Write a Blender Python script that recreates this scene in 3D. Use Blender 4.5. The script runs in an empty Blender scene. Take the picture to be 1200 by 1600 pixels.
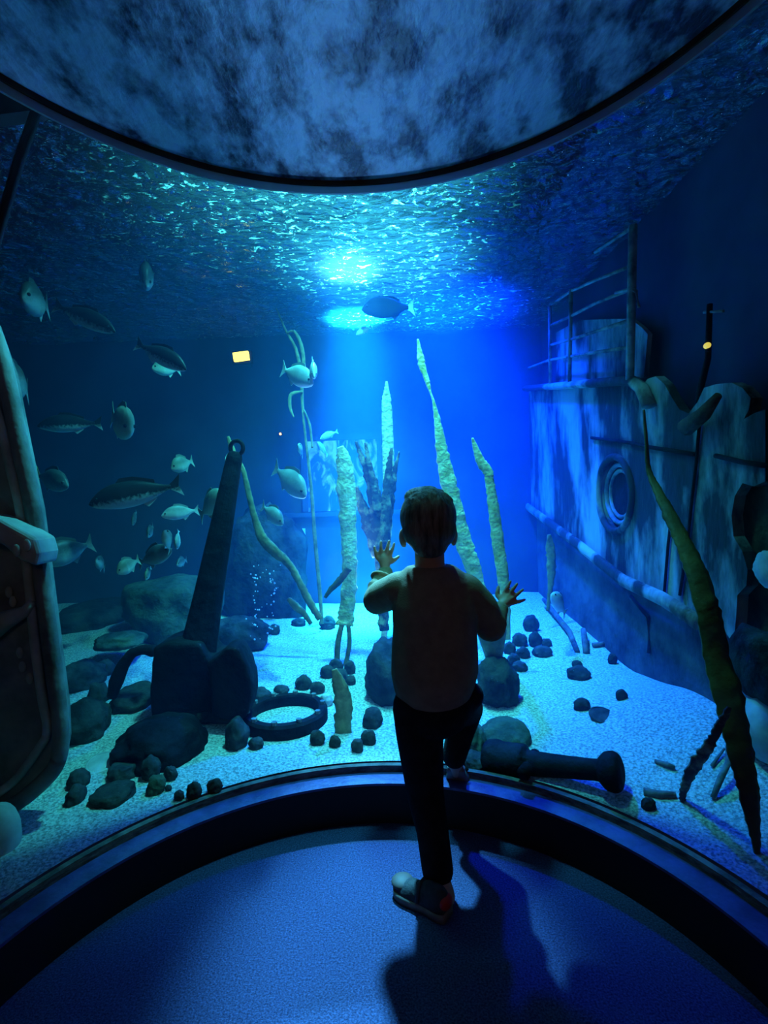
import bpy, bmesh, math, random
from mathutils import Vector, Matrix, noise as mnoise

random.seed(7)
SC = bpy.context.scene
COL = SC.collection
rad = math.radians

# ------------------------------------------------------------------ camera
F = 800.0                      # focal length in pixels of the 1200x1600 frame
PITCH, ROLL = -0.04063, -0.03475
CAM = Vector((0.0, 0.0, 1.05))

def ray(u, v):
    x = (u - 600.0) / F
    y = -(v - 800.0) / F
    c, s = math.cos(ROLL), math.sin(ROLL)
    x, y = c * x - s * y, s * x + c * y
    c, s = math.cos(PITCH), math.sin(PITCH)
    return Vector((x, c - s * y, s + c * y))

cam_data = bpy.data.cameras.new('camera')
cam = bpy.data.objects.new('camera', cam_data)
COL.objects.link(cam)
cam_data.sensor_fit = 'VERTICAL'
cam_data.sensor_height = 36.0
cam_data.lens = 36.0 * F / 1600.0
cam_data.clip_start = 0.02
fw = ray(600, 800).normalized()
rt = (ray(700, 800) - ray(600, 800)).normalized()
up = (ray(600, 700) - ray(600, 800)).normalized()
M = Matrix((rt, up, -fw)).transposed().to_4x4()
M.translation = CAM
cam.matrix_world = M
SC.camera = cam

# ------------------------------------------------------------------ world, lights, exposure
w = bpy.data.worlds.new('world')
SC.world = w
w.use_nodes = True
w.node_tree.nodes['Background'].inputs[0].default_value = (0.01, 0.02, 0.06, 1)
w.node_tree.nodes['Background'].inputs[1].default_value = 0.15
SC.view_settings.view_transform = 'Standard'
SC.view_settings.look = 'None'
SC.view_settings.gamma = 1
SC.view_settings.use_curve_mapping = False
SC.view_settings.exposure = 0.0

def lamp(name, kind, loc, target, color, power, radius=0.05, angle=120, blend=0.5):
    d = bpy.data.lights.new(name, kind)
    d.color = color
    d.energy = power
    if kind == 'AREA':
        d.shape = 'DISK'
        d.size = radius * 2
    else:
        d.shadow_soft_size = radius
    if kind == 'SPOT':
        d.spot_size = rad(angle)
        d.spot_blend = blend
    o = bpy.data.objects.new(name, d)
    COL.objects.link(o)
    o.location = loc
    dv = Vector(target) - Vector(loc)
    if dv.length > 0:
        o.rotation_euler = dv.to_track_quat('-Z', 'Y').to_euler()
    return o

WATER_Z = 2.18
lamp('front_lamp', 'SPOT', (0.00, 1.80, 2.80), (-0.46, 2.36, 0.2), (0.08, 0.92, 0.98), 520, 0.10, 104, 0.9)
lamp('glint_fill', 'SPOT', (0.06, 2.36, 3.25), (-0.06, 3.02, 0.2), (0.07, 0.84, 1.0), 1500, 0.05, 58, 0.9)  # added spot to bring out surface glints, no such fitting known
lamp('tank_lamp', 'SPOT', (-0.18, 3.5, 3.4), (-0.05, 1.12, 0.0), (0.13, 0.62, 1.0), 12500, 0.07, 13.5, 0.9)
lamp('beam_lamp', 'SPOT', (-0.13, 3.40, 3.7), (-0.15, 3.36, 0.2), (0.02, 0.80, 1.0), 25000, 0.04, 17, 1.0)
lamp('blue_lamp', 'SPOT', (0.36, 3.32, 2.8), (0.44, 3.22, 0.2), (0.001, 0.04, 1.0), 4800, 0.06, 88, 1.0)
lamp('ceiling_fill', 'SPOT', (-0.10, 2.75, 0.42), (-0.05, 1.42, 2.03), (0.16, 0.44, 1.0), 185, 0.06, 70, 0.8)  # added uplight, unseen, to brighten the bay ceiling
lamp('room_lamp', 'AREA', (0.15, -1.5, 1.96), (0.1, 1.3, 0.9), (1.0, 0.62, 0.33), 2.8, 0.25)

# ------------------------------------------------------------------ helpers
BX, BY, BR = -0.0644, 0.7624, 0.904          # the round viewing bay
BACK_Y, LEFT_X, RIGHT_X = 3.70, -2.70, 1.16

def P(u, v, Y):
    d = ray(u, v)
    return CAM + d * (Y / d.y)

def PX(u, v, X):
    d = ray(u, v)
    return CAM + d * (X / d.x)

def PZ(u, v, z):
    d = ray(u, v)
    return CAM + d * ((z - CAM.z) / d.z)

def PG(u, v, R=BR):
    d = ray(u, v)
    a = d.x ** 2 + d.y ** 2
    b = -2 * (d.x * BX + d.y * BY)
    c = BX * BX + BY * BY - R * R
    return CAM + d * ((-b + math.sqrt(b * b - 4 * a * c)) / (2 * a))

def sand_z(x, y):
    r = math.hypot(x - BX, y - BY) - BR
    z = 0.148 + 0.055 * max(0, r)
    n = mnoise.noise(Vector((x * 1.6, y * 1.6, 3.1)))
    n2 = mnoise.noise(Vector((x * 5, y * 5, 9.7)))
    k = min(1.0, max(0.0, r / 0.35))
    z += k * (0.035 * n + 0.012 * n2)
    z += 0.10 * max(0, min(1, (x - 0.75) / 0.35)) * max(0, min(1, (2.3 - y) / 0.6)) * k      # bank under the wreck
    return z

def PS(u, v):
    z = 0.2
    for _ in range(12):
        p = PZ(u, v, z)
        z = 0.5 * z + 0.5 * sand_z(p.x, p.y)
    return PZ(u, v, z)

def mesh_obj(name, bm, mat=None, parent=None, smooth=True, label=None):
    me = bpy.data.meshes.new(name)
    bm.to_mesh(me)
    bm.free()
    if smooth:
        for p in me.polygons:
            p.use_smooth = True
    o = bpy.data.objects.new(name, me)
    COL.objects.link(o)
    if mat:
        me.materials.append(mat)
    if parent:
        o.parent = parent
        o.matrix_parent_inverse = Matrix.Translation(parent.location).inverted() if False else Matrix.Identity(4)
        # meshes are written in world coordinates; bring them into the parent's frame
        o.location = -Vector(parent.location)
    if label:
        o['label'] = label
    return o

def tag(o, label, cat, group=None, kind=None):
    o['label'] = label
    o['category'] = cat
    if group:
        o['group'] = group
    if kind:
        o['kind'] = kind
    return o

def struct(name, bm, mat, smooth=False, label=None, cat=None):
    o = mesh_obj(name, bm, mat, None, smooth)
    o['kind'] = 'structure'
    if label:
        o['label'] = label
    if cat:
        o['category'] = cat
    return o

def empty(name, loc, label, cat, group=None):
    o = bpy.data.objects.new(name, None)
    o.empty_display_size = 0.05
    COL.objects.link(o)
    o.location = loc
    return tag(o, label, cat, group)

def origin_to(o, p):
    p = Vector(p)
    o.data.transform(Matrix.Translation(-p))
    o.location = Vector(o.location) + p
    return o

def add_mod(o, kind, **kw):
    m = o.modifiers.new(kind.lower(), kind)
    for k, v in kw.items():
        setattr(m, k, v)
    return m

def remesh(o, voxel, smooth=4, factor=0.5):
    add_mod(o, 'REMESH', mode='VOXEL', voxel_size=voxel, use_smooth_shade=True)
    if smooth:
        add_mod(o, 'SMOOTH', iterations=smooth, factor=factor)
    return o

# ---- shapes added to a bmesh
def add_box(bm, c, s, rot=None):
    m = Matrix.Translation(Vector(c))
    if rot is not None:
        m = m @ rot.to_4x4()
    m = m @ Matrix.Diagonal((s[0], s[1], s[2], 1))
    bmesh.ops.create_cube(bm, size=1.0, matrix=m)

def frame_of(t, ref=Vector((0, 0, 1))):
    t = t.normalized()
    if abs(t.dot(ref)) > 0.95:
        ref = Vector((0, 1, 0))
    s = t.cross(ref).normalized()
    n = s.cross(t).normalized()
    return s, n

def add_tube(bm, pts, radii, seg=12, caps=True, flat=1.0, ref=Vector((0, 0, 1))):
    pts = [Vector(p) for p in pts]
    if not hasattr(radii, '__len__'):
        radii = [radii] * len(pts)
    rings = []
    for i, p in enumerate(pts):
        t = pts[min(i + 1, len(pts) - 1)] - pts[max(i - 1, 0)]
        s, n = frame_of(t, ref)
        r = radii[i]
        rings.append([bm.verts.new(p + s * (r * math.cos(a)) + n * (r * flat * math.sin(a)))
                      for a in [2 * math.pi * k / seg for k in range(seg)]])
    for a, b in zip(rings, rings[1:]):
        for k in range(seg):
            bm.faces.new((a[k], a[(k + 1) % seg], b[(k + 1) % seg], b[k]))
    if caps:
        bm.faces.new(list(reversed(rings[0])))
        bm.faces.new(rings[-1])

def add_ball(bm, c, r, rot=None, seg=20, rings=14):
    m = Matrix.Translation(Vector(c))
    if rot is not None:
        m = m @ rot.to_4x4()
    if not hasattr(r, '__len__'):
        r = (r, r, r)
    m = m @ Matrix.Diagonal((r[0], r[1], r[2], 1))
    bmesh.ops.create_uvsphere(bm, u_segments=seg, v_segments=rings, radius=1.0, matrix=m)

def add_cap(bm, a, b, ra, rb, seg=16, n=6):
    """tapered capsule from a to b"""
    a, b = Vector(a), Vector(b)
    t = (b - a).normalized()
    pts, rr = [], []
    for i in range(n):
        ph = math.pi / 2 * (1 - i / (n - 1)) * 0.98
        pts.append(a - t * ra * math.sin(ph)); rr.append(ra * math.cos(ph))
    for i in range(n):
        ph = math.pi / 2 * (i / (n - 1)) * 0.98
        pts.append(b + t * rb * math.sin(ph)); rr.append(rb * math.cos(ph))
    add_tube(bm, pts, rr, seg)

def add_chain(bm, pts, radii, seg=16):
    for i in range(len(pts) - 1):
        add_cap(bm, pts[i], pts[i + 1], radii[i], radii[i + 1], seg)

def add_torus(bm, c, R, r, axis=Vector((0, 0, 1)), seg=48, sub=12, flat=1.0):
    axis = Vector(axis).normalized()
    s, n = frame_of(axis, Vector((1, 0, 0)) if abs(axis.x) < .9 else Vector((0, 0, 1)))
    c = Vector(c)
    rings = []
    for i in range(seg):
        a = 2 * math.pi * i / seg
        d = s * math.cos(a) + n * math.sin(a)
        rings.append([bm.verts.new(c + d * (R + r * math.cos(b)) + axis * (r * flat * math.sin(b)))
                      for b in [2 * math.pi * k / sub for k in range(sub)]])
    for i in range(seg):
        A, B = rings[i], rings[(i + 1) % seg]
        for k in range(sub):
            bm.faces.new((A[k], A[(k + 1) % sub], B[(k + 1) % sub], B[k]))

def add_prism(bm, pts, push):
    """outline (3D points in order) given a real thickness along push"""
    vs = [bm.verts.new(p) for p in pts]
    f = bm.faces.new(vs)
    r = bmesh.ops.extrude_face_region(bm, geom=[f])
    bmesh.ops.translate(bm, verts=[e for e in r['geom'] if isinstance(e, bmesh.types.BMVert)], vec=Vector(push))
    bmesh.ops.recalc_face_normals(bm, faces=bm.faces[:])

def catmull(pts, n=6):
    """pts: tuples of any length -> smooth list"""
    out = []
    k = len(pts)
    for i in range(k - 1):
        p0, p1, p2, p3 = pts[max(i - 1, 0)], pts[i], pts[i + 1], pts[min(i + 2, k - 1)]
        for j in range(n):
            t = j / n
            out.append(tuple(0.5 * ((2 * b) + (c - a) * t + (2 * a - 5 * b + 4 * c - d) * t * t + (3 * b - a - 3 * c + d) * t ** 3)
                             for a, b, c, d in zip(p0, p1, p2, p3)))
    out.append(tuple(pts[-1]))
    return out

def arc_ring(bm, r0, r1, z0, z1, a0, a1, n=120):
    """solid arc of rectangular section about the bay's centre"""
    secs = []
    for i in range(n + 1):
        a = a0 + (a1 - a0) * i / n
        c, s = math.cos(a), math.sin(a)
        secs.append([bm.verts.new((BX + r * c, BY + r * s, z)) for r, z in ((r0, z0), (r1, z0), (r1, z1), (r0, z1))])
    for A, B in zip(secs, secs[1:]):
        for k in range(4):
            bm.faces.new((A[k], A[(k + 1) % 4], B[(k + 1) % 4], B[k]))
    bm.faces.new(secs[0]); bm.faces.new(list(reversed(secs[-1])))
    bmesh.ops.recalc_face_normals(bm, faces=bm.faces[:])

# ------------------------------------------------------------------ materials
def new_mat(name):
    m = bpy.data.materials.new(name)
    m.use_nodes = True
    nt = m.node_tree
    return m, nt, nt.nodes, nt.links, nt.nodes['Principled BSDF']

def mat(name, c1, c2=None, scale=8, rough=0.6, bump=0.0, bscale=None, spec=0.3, detail=6, stretch=None, lo=0.35, hi=0.65, metal=0.0, bdist=0.01):
    m, nt, N, L, b = new_mat(name)
    b.inputs['Roughness'].default_value = rough
    b.inputs['Specular IOR Level'].default_value = spec
    b.inputs['Metallic'].default_value = metal
    tc = N.new('ShaderNodeTexCoord')
    src = tc.outputs['Object']
    if stretch:
        mp = N.new('ShaderNodeMapping')
        mp.inputs['Scale'].default_value = stretch
        L.new(src, mp.inputs['Vector'])
        src = mp.outputs['Vector']
    if c2 is None:
        b.inputs['Base Color'].default_value = (*c1, 1)
    else:
        n = N.new('ShaderNodeTexNoise')
        n.inputs['Scale'].default_value = scale
        n.inputs['Detail'].default_value = detail
        n.inputs['Roughness'].default_value = 0.6
        L.new(src, n.inputs['Vector'])
        r = N.new('ShaderNodeValToRGB')
        r.color_ramp.elements[0].position = lo
        r.color_ramp.elements[1].position = hi
        r.color_ramp.elements[0].color = (*c1, 1)
        r.color_ramp.elements[1].color = (*c2, 1)
        L.new(n.outputs['Fac'], r.inputs['Fac'])
        L.new(r.outputs['Color'], b.inputs['Base Color'])
    if bump:
        n2 = N.new('ShaderNodeTexNoise')
        n2.inputs['Scale'].default_value = bscale or scale * 3
        n2.inputs['Detail'].default_value = 5
        L.new(src, n2.inputs['Vector'])
        bp = N.new('ShaderNodeBump')
        bp.inputs['Strength'].default_value = bump
        bp.inputs['Distance'].default_value = bdist
        L.new(n2.outputs['Fac'], bp.inputs['Height'])
        L.new(bp.outputs['Normal'], b.inputs['Normal'])
    return m

M_sand = mat('sand', (0.20, 0.22, 0.20), (0.62, 0.64, 0.56), 120, 0.9, 0.8, 90, detail=4, lo=0.36, hi=0.62, bdist=0.012)
M_carpet = mat('carpet', (0.017, 0.020, 0.062), (0.066, 0.082, 0.205), 220, 0.95, 0.5, 300, detail=3, lo=0.35, hi=0.7)
M_ceil = mat('ceiling_paint', (0.018, 0.02, 0.05), (0.38, 0.44, 0.54), 7.5, 0.5, 0.5, 14, spec=0.4, detail=9, lo=0.39, hi=0.57, bdist=0.03, stretch=(1.3, 0.75, 1))
M_gasket = mat('gasket', (0.012, 0.011, 0.008), (0.03, 0.026, 0.012), 30, 0.5)
M_palerim = mat('pale_rim', (0.30, 0.34, 0.38), (0.42, 0.46, 0.50), 14, 0.35, spec=0.6)
_n = M_palerim.node_tree.nodes; _l = M_palerim.node_tree.links
_t = _n.new('ShaderNodeBsdfTranslucent'); _t.inputs[0].default_value = (0.4, 0.45, 0.5, 1)
_m = _n.new('ShaderNodeMixShader'); _m.inputs[0].default_value = 0.6
_l.new(_n['Principled BSDF'].outputs[0], _m.inputs[1]); _l.new(_t.outputs[0], _m.inputs[2]); _l.new(_m.outputs[0], _n['Material Output'].inputs['Surface'])
M_ledge = mat('ledge_blue_light', (0.03, 0.035, 0.14), (0.07, 0.08, 0.25), 18, 0.5, 0.25, 60, spec=0.4)  # blue of the lamp light put into the step's base colour
M_seal = mat('seal', (0.03, 0.035, 0.03), (0.16, 0.17, 0.14), 20, 0.6, 0.4, 50, stretch=(1, 1, 3))
M_black = mat('black_panel', (0.01, 0.01, 0.012), None, rough=0.7)
M_roomwall = mat('room_wall', (0.02, 0.02, 0.03), (0.04, 0.04, 0.05), 6, 0.8)
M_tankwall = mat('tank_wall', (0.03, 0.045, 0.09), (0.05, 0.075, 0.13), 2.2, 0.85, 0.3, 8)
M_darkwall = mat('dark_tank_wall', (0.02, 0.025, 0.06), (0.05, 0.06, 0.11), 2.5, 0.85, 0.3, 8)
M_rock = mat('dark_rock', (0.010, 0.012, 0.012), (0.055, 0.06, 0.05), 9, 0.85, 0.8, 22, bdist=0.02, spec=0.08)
M_mossrock = mat('moss_rock', (0.02, 0.035, 0.024), (0.09, 0.12, 0.075), 7, 0.9, 0.8, 18, bdist=0.03, spec=0.08)
M_stone = mat('stone', (0.014, 0.016, 0.018), (0.07, 0.075, 0.07), 14, 0.7, 0.6, 35, spec=0.08)
M_palestone = mat('pale_stone', (0.30, 0.32, 0.33), (0.62, 0.62, 0.60), 9, 0.6, 0.3, 25)
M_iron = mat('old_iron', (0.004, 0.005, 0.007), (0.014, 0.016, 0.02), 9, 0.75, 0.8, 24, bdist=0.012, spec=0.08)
M_ironpale = mat('crusted_iron', (0.05, 0.06, 0.07), (0.30, 0.32, 0.32), 12, 0.8, 0.7, 30)
M_hull = mat('hull_plate', (0.022, 0.022, 0.022), (0.34, 0.36, 0.34), 3.6, 0.8, 0.9, 14, stretch=(1, 1, 0.38), lo=0.43, hi=0.57, bdist=0.02)
M_hulldark = mat('hull_lower', (0.018, 0.02, 0.03), (0.09, 0.10, 0.12), 5, 0.85, 0.8, 12, bdist=0.02)  # darker than the plating, shade of the lower hull put into its colour
M_rust = mat('rust', (0.03, 0.016, 0.01), (0.12, 0.07, 0.04), 14, 0.9, 0.8, 40)
M_wood = mat('old_wood', (0.05, 0.045, 0.042), (0.17, 0.16, 0.15), 6, 0.75, 0.6, 22, stretch=(3, 3, 0.5))
M_hatch = mat('hatch_paint', (0.10, 0.10, 0.105), (0.34, 0.34, 0.35), 6, 0.7, 0.6, 22)
M_kelp_pale = mat('kelp_pale', (0.52, 0.42, 0.13), (0.95, 0.84, 0.48), 22, 0.7, 0.7, 60)
M_kelp_olive = mat('kelp_olive', (0.05, 0.04, 0.008), (0.11, 0.085, 0.016), 12, 0.6, 0.4, 40)
M_kelp_brown = mat('kelp_brown', (0.07, 0.05, 0.05), (0.45, 0.36, 0.20), 16, 0.75, 0.8, 40, lo=0.48, hi=0.66)
M_kelp_thin = mat('kelp_thin', (0.10, 0.09, 0.04), (0.32, 0.27, 0.12), 16, 0.7, 0.5, 40)
M_shirt = mat('sweatshirt', (0.20, 0.145, 0.09), (0.25, 0.185, 0.115), 30, 0.95, 0.25, 260, spec=0.1)
M_trouser = mat('trousers', (0.008, 0.008, 0.010), (0.016, 0.016, 0.02), 30, 0.9, 0.3, 200, spec=0.1)
M_skin = mat('skin', (0.40, 0.24, 0.17), (0.45, 0.28, 0.20), 20, 0.55)
M_hair = mat('hair', (0.045, 0.030, 0.019), (0.22, 0.155, 0.10), 26, 0.6, 0.6, 60, stretch=(2.5, 1.2, 0.5), bdist=0.01)
M_shoe = mat('shoe_dark', (0.02, 0.02, 0.026), (0.045, 0.045, 0.05), 30, 0.7, 0.3, 90)
M_sole = mat('shoe_sole', (0.14, 0.12, 0.11), (0.20, 0.18, 0.16), 30, 0.7)
M_toecap = mat('shoe_toe', (0.085, 0.06, 0.055), None, rough=0.6)
M_red = mat('shoe_red', (0.45, 0.02, 0.02), None, rough=0.5)
M_eye = mat('eye_dark', (0.01, 0.01, 0.01), None, rough=0.15)
M_white = mat('eye_white', (0.7, 0.7, 0.68), None, rough=0.3)
M_lip = mat('lip', (0.45, 0.18, 0.15), None, rough=0.5)
M_sign = mat('sign_plate', (0.60, 0.66, 0.70), None, rough=0.5)

def emit_mat(name, col, strength):
    m, nt, N, L, b = new_mat(name)
    b.inputs['Base Color'].default_value = (*col, 1)
    b.inputs['Emission Color'].default_value = (*col, 1)
    b.inputs['Emission Strength'].default_value = strength
    return m

M_yellow = emit_mat('yellow_light', (1.0, 0.66, 0.07), 4.0)
M_orange = emit_mat('indicator_light', (1.0, 0.30, 0.08), 10.0)

def fish_mat(name, back, belly, mid=0.0, width=0.25, rough=0.4):
    """real countershading: dark back, pale belly, by the fish's own height"""
    m, nt, N, L, b = new_mat(name)
    b.inputs['Roughness'].default_value = rough
    b.inputs['Specular IOR Level'].default_value = 0.15 if rough < 0.7 else 0.02
    tc = N.new('ShaderNodeTexCoord')
    sp = N.new('ShaderNodeSeparateXYZ')
    L.new(tc.outputs['Object'], sp.inputs[0])
    n = N.new('ShaderNodeTexNoise')
    n.inputs['Scale'].default_value = 30
    L.new(tc.outputs['Object'], n.inputs['Vector'])
    ma = N.new('ShaderNodeMath'); ma.operation = 'MULTIPLY_ADD'
    L.new(n.outputs['Fac'], ma.inputs[0]); ma.inputs[1].default_value = 0.12
    L.new(sp.outputs['Z'], ma.inputs[2])
    mr = N.new('ShaderNodeMapRange')
    mr.inputs['From Min'].default_value = mid - width / 2 + 0.06
    mr.inputs['From Max'].default_value = mid + width / 2 + 0.06
    L.new(ma.outputs[0], mr.inputs['Value'])
    r = N.new('ShaderNodeValToRGB')
    r.color_ramp.elements[0].color = (*belly, 1)
    r.color_ramp.elements[1].color = (*back, 1)
    L.new(mr.outputs[0], r.inputs['Fac'])
    L.new(r.outputs['Color'], b.inputs['Base Color'])
    return m

M_fdark = fish_mat('fish_dark_back', (0.012, 0.014, 0.018), (0.36, 0.40, 0.40), -0.045, 0.06)
M_fpale = fish_mat('fish_silver', (0.22, 0.25, 0.24), (0.62, 0.66, 0.62), 0.02, 0.2)
M_fgrey = fish_mat('fish_grey', (0.05, 0.06, 0.06), (0.24, 0.26, 0.25), 0.0, 0.2)
M_fsilhouette = fish_mat('fish_silhouette', (0.004, 0.005, 0.006), (0.014, 0.016, 0.02), 0.0, 0.2, 0.8)  # near black, stands in for the fish being seen against the light
M_fteal = fish_mat('fish_teal', (0.14, 0.17, 0.13), (0.40, 0.44, 0.34), 0.0, 0.2)
M_fyellow = mat('fish_yellow_tail', (0.60, 0.70, 0.16), (0.75, 0.80, 0.30), 30, 0.5)

# glass, water
def glass_mat():
    m, nt, N, L, b = new_mat('acrylic')
    N.remove(b)
    out = N['Material Output']
    t = N.new('ShaderNodeBsdfTransparent'); t.inputs[0].default_value = (0.93, 0.97, 0.98, 1)
    g = N.new('ShaderNodeBsdfGlossy'); g.inputs['Roughness'].default_value = 0.02
    fr = N.new('ShaderNodeLayerWeight'); fr.inputs['Blend'].default_value = 0.12
    mu = N.new('ShaderNodeMath'); mu.operation = 'MULTIPLY'; mu.inputs[1].default_value = 0.35
    L.new(fr.outputs['Fresnel'], mu.inputs[0])
    mx = N.new('ShaderNodeMixShader')
    L.new(mu.outputs[0], mx.inputs[0]); L.new(t.outputs[0], mx.inputs[1]); L.new(g.outputs[0], mx.inputs[2])
    L.new(mx.outputs[0], out.inputs['Surface'])
    return m
M_glass = glass_mat()

def water_mat():
    m, nt, N, L, b = new_mat('sea_water')
    N.remove(b)
    out = N['Material Output']
    s = N.new('ShaderNodeVolumeScatter')
    s.inputs['Color'].default_value = (0.06, 0.33, 0.92, 1)
    s.inputs['Density'].default_value = 0.11
    s.inputs['Anisotropy'].default_value = 0.0
    a = N.new('ShaderNodeVolumeAbsorption')
    a.inputs['Color'].default_value = (0.20, 0.72, 0.98, 1)
    a.inputs['Density'].default_value = 0.16
    ad = N.new('ShaderNodeAddShader')
    L.new(s.outputs[0], ad.inputs[0]); L.new(a.outputs[0], ad.inputs[1])
    L.new(ad.outputs[0], out.inputs['Volume'])
    return m
M_water = water_mat()

def surface_mat():
    m, nt, N, L, b = new_mat('rippled_surface')
    N.remove(b)
    out = N['Material Output']
    tc = N.new('ShaderNodeTexCoord')
    mp = N.new('ShaderNodeMapping'); mp.inputs['Scale'].default_value = (1.0, 1.5, 1.0)
    L.new(tc.outputs['Object'], mp.inputs[0])
    n1 = N.new('ShaderNodeTexNoise'); n1.inputs['Scale'].default_value = 9; n1.inputs['Detail'].default_value = 4
    n1.inputs['Distortion'].default_value = 0.8
    L.new(mp.outputs[0], n1.inputs['Vector'])
    n2 = N.new('ShaderNodeTexNoise'); n2.inputs['Scale'].default_value = 30; n2.inputs['Detail'].default_value = 3
    L.new(mp.outputs[0], n2.inputs['Vector'])
    ad = N.new('ShaderNodeMath'); ad.operation = 'MULTIPLY_ADD'; ad.inputs[1].default_value = 0.3
    L.new(n2.outputs['Fac'], ad.inputs[0]); L.new(n1.outputs['Fac'], ad.inputs[2])
    bp = N.new('ShaderNodeBump'); bp.inputs['Strength'].default_value = 1.0; bp.inputs['Distance'].default_value = 0.22
    L.new(ad.outputs[0], bp.inputs['Height'])
    t = N.new('ShaderNodeBsdfTransparent'); t.inputs[0].default_value = (0.9, 0.97, 1, 1)
    g = N.new('ShaderNodeBsdfGlossy'); g.inputs['Roughness'].default_value = 0.08; g.inputs['Color'].default_value = (0.85, 0.95, 1, 1)
    rf = N.new('ShaderNodeBsdfRefraction'); rf.inputs['IOR'].default_value = 1.22; rf.inputs['Roughness'].default_value = 0.16
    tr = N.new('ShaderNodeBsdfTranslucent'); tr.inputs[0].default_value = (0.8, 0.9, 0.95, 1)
    for x in (g, rf, tr):
        L.new(bp.outputs['Normal'], x.inputs['Normal'])
    # painted glints: noise flecks, apart from the ripples, that pass light on
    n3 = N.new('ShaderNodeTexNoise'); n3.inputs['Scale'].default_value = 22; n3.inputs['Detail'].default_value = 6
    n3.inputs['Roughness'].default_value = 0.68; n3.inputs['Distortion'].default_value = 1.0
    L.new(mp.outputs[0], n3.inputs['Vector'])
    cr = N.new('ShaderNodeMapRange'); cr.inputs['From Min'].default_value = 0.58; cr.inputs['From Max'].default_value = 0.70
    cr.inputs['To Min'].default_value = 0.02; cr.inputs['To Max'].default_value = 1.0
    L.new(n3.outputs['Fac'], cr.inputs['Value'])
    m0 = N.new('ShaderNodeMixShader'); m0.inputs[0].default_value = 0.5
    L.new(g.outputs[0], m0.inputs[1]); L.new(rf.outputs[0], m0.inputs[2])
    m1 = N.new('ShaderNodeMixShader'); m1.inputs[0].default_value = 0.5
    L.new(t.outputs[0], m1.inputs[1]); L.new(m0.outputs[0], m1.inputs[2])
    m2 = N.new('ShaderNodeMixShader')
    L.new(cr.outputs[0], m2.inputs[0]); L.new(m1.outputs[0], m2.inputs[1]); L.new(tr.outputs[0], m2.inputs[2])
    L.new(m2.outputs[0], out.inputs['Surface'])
    return m
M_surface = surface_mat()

# ------------------------------------------------------------------ setting: viewing room
A0, A1 = math.asin((0.40 - BY) / BR), math.pi - math.asin((0.40 - BY) / BR)
def bay_outline(r, y_edge, xs):
    """arc of the bay then the rectangle of the room behind"""
    a0 = math.asin((y_edge - BY) / r); a1 = math.pi - a0
    pts = [(BX + r * math.cos(a0 + (a1 - a0) * i / 96), BY + r * math.sin(a0 + (a1 - a0) * i / 96)) for i in range(97)]
    pts += [(-xs, y_edge), (-xs, -2.2), (xs, -2.2), (xs, y_edge)]
    return pts

bm = bmesh.new(); add_prism(bm, [Vector((x, y, 0)) for x, y in bay_outline(BR - 0.05, 0.38, 2.4)], (0, 0, -0.1))
struct('floor', bm, M_carpet, label='dark blue speckled carpet floor of the round viewing bay', cat='floor')
bm = bmesh.new(); add_prism(bm, [Vector((x, y, 2.03)) for x, y in bay_outline(BR + 0.012, 0.38, 2.4)], (0, 0, 0.05))
struct('ceiling', bm, M_ceil, label='mottled blue and dark painted ceiling over the bay', cat='ceiling')
bm = bmesh.new(); arc_ring(bm, BR - 0.086, BR - 0.002, 0.0, 0.122, A0, A1)
struct('trim_6', bm, M_black, label='black riser of the curved step below the glass', cat='ledge')
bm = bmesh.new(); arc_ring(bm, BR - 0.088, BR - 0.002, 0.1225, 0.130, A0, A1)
struct('trim_1', bm, M_ledge, label='curved step with blue light in its colour along the foot of the glass', cat='ledge')
bm = bmesh.new(); arc_ring(bm, BR - 0.022, BR - 0.004, 0.129, 0.152, A0, A1)
struct('trim_2', bm, M_seal, label='worn sealant strip between step and glass', cat='seal')
bm = bmesh.new(); arc_ring(bm, BR - 0.014, BR - 0.001, 2.015, 2.031, A0, A1)
struct('trim_3', bm, M_gasket, label='black rubber gasket around the top of the glass', cat='gasket')
bm = bmesh.new(); arc_ring(bm, BR - 0.008, BR - 0.001, 1.994, 2.016, A0, A1)
struct('trim_4', bm, M_palerim, label='pale rim strip under the black gasket', cat='rim')
bm = bmesh.new(); arc_ring(bm, BR, BR + 0.012, 0.06, 2.03, A0, A1)
struct('window_1', bm, M_glass, True, label='tall curved acrylic viewing window of the tank', cat='window')
for nm, c, s in (('wall_left', (-2.45, -0.9, 1.0), (0.1, 2.7, 2.1)), ('wall_right', (2.45, -0.9, 1.0), (0.1, 2.7, 2.1)),
                 ('wall_rear', (0, -2.25, 1.0), (5.0, 0.1, 2.1)),
                 ('wall_front_left', (-1.66, 0.33, 1.0), (1.5, 0.1, 2.1)), ('wall_front_right', (1.53, 0.33, 1.0), (1.5, 0.1, 2.1))):
    bm = bmesh.new(); add_box(bm, c, s); struct(nm, bm, M_roomwall)

# ------------------------------------------------------------------ setting: tank
def grid_sheet(f, nu, nv):
    bm = bmesh.new()
    V = [[bm.verts.new(f(i / nu, j / nv)) for j in range(nv + 1)] for i in range(nu + 1)]
    for i in range(nu):
        for j in range(nv):
            bm.faces.new((V[i][j], V[i + 1][j], V[i + 1][j + 1], V[i][j + 1]))
    return bm

def to_rect(a):
    """distance from the bay's centre to the tank's walls in direction a"""
    c, s = math.cos(a), math.sin(a)
    t = 1e9
    if c > 1e-6: t = min(t, (RIGHT_X - BX) / c)
    if c < -1e-6: t = min(t, (LEFT_X - BX) / c)
    if s > 1e-6: t = min(t, (BACK_Y - BY) / s)
    if s < -1e-6: t = min(t, (0.40 - BY) / s)
    return t

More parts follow.
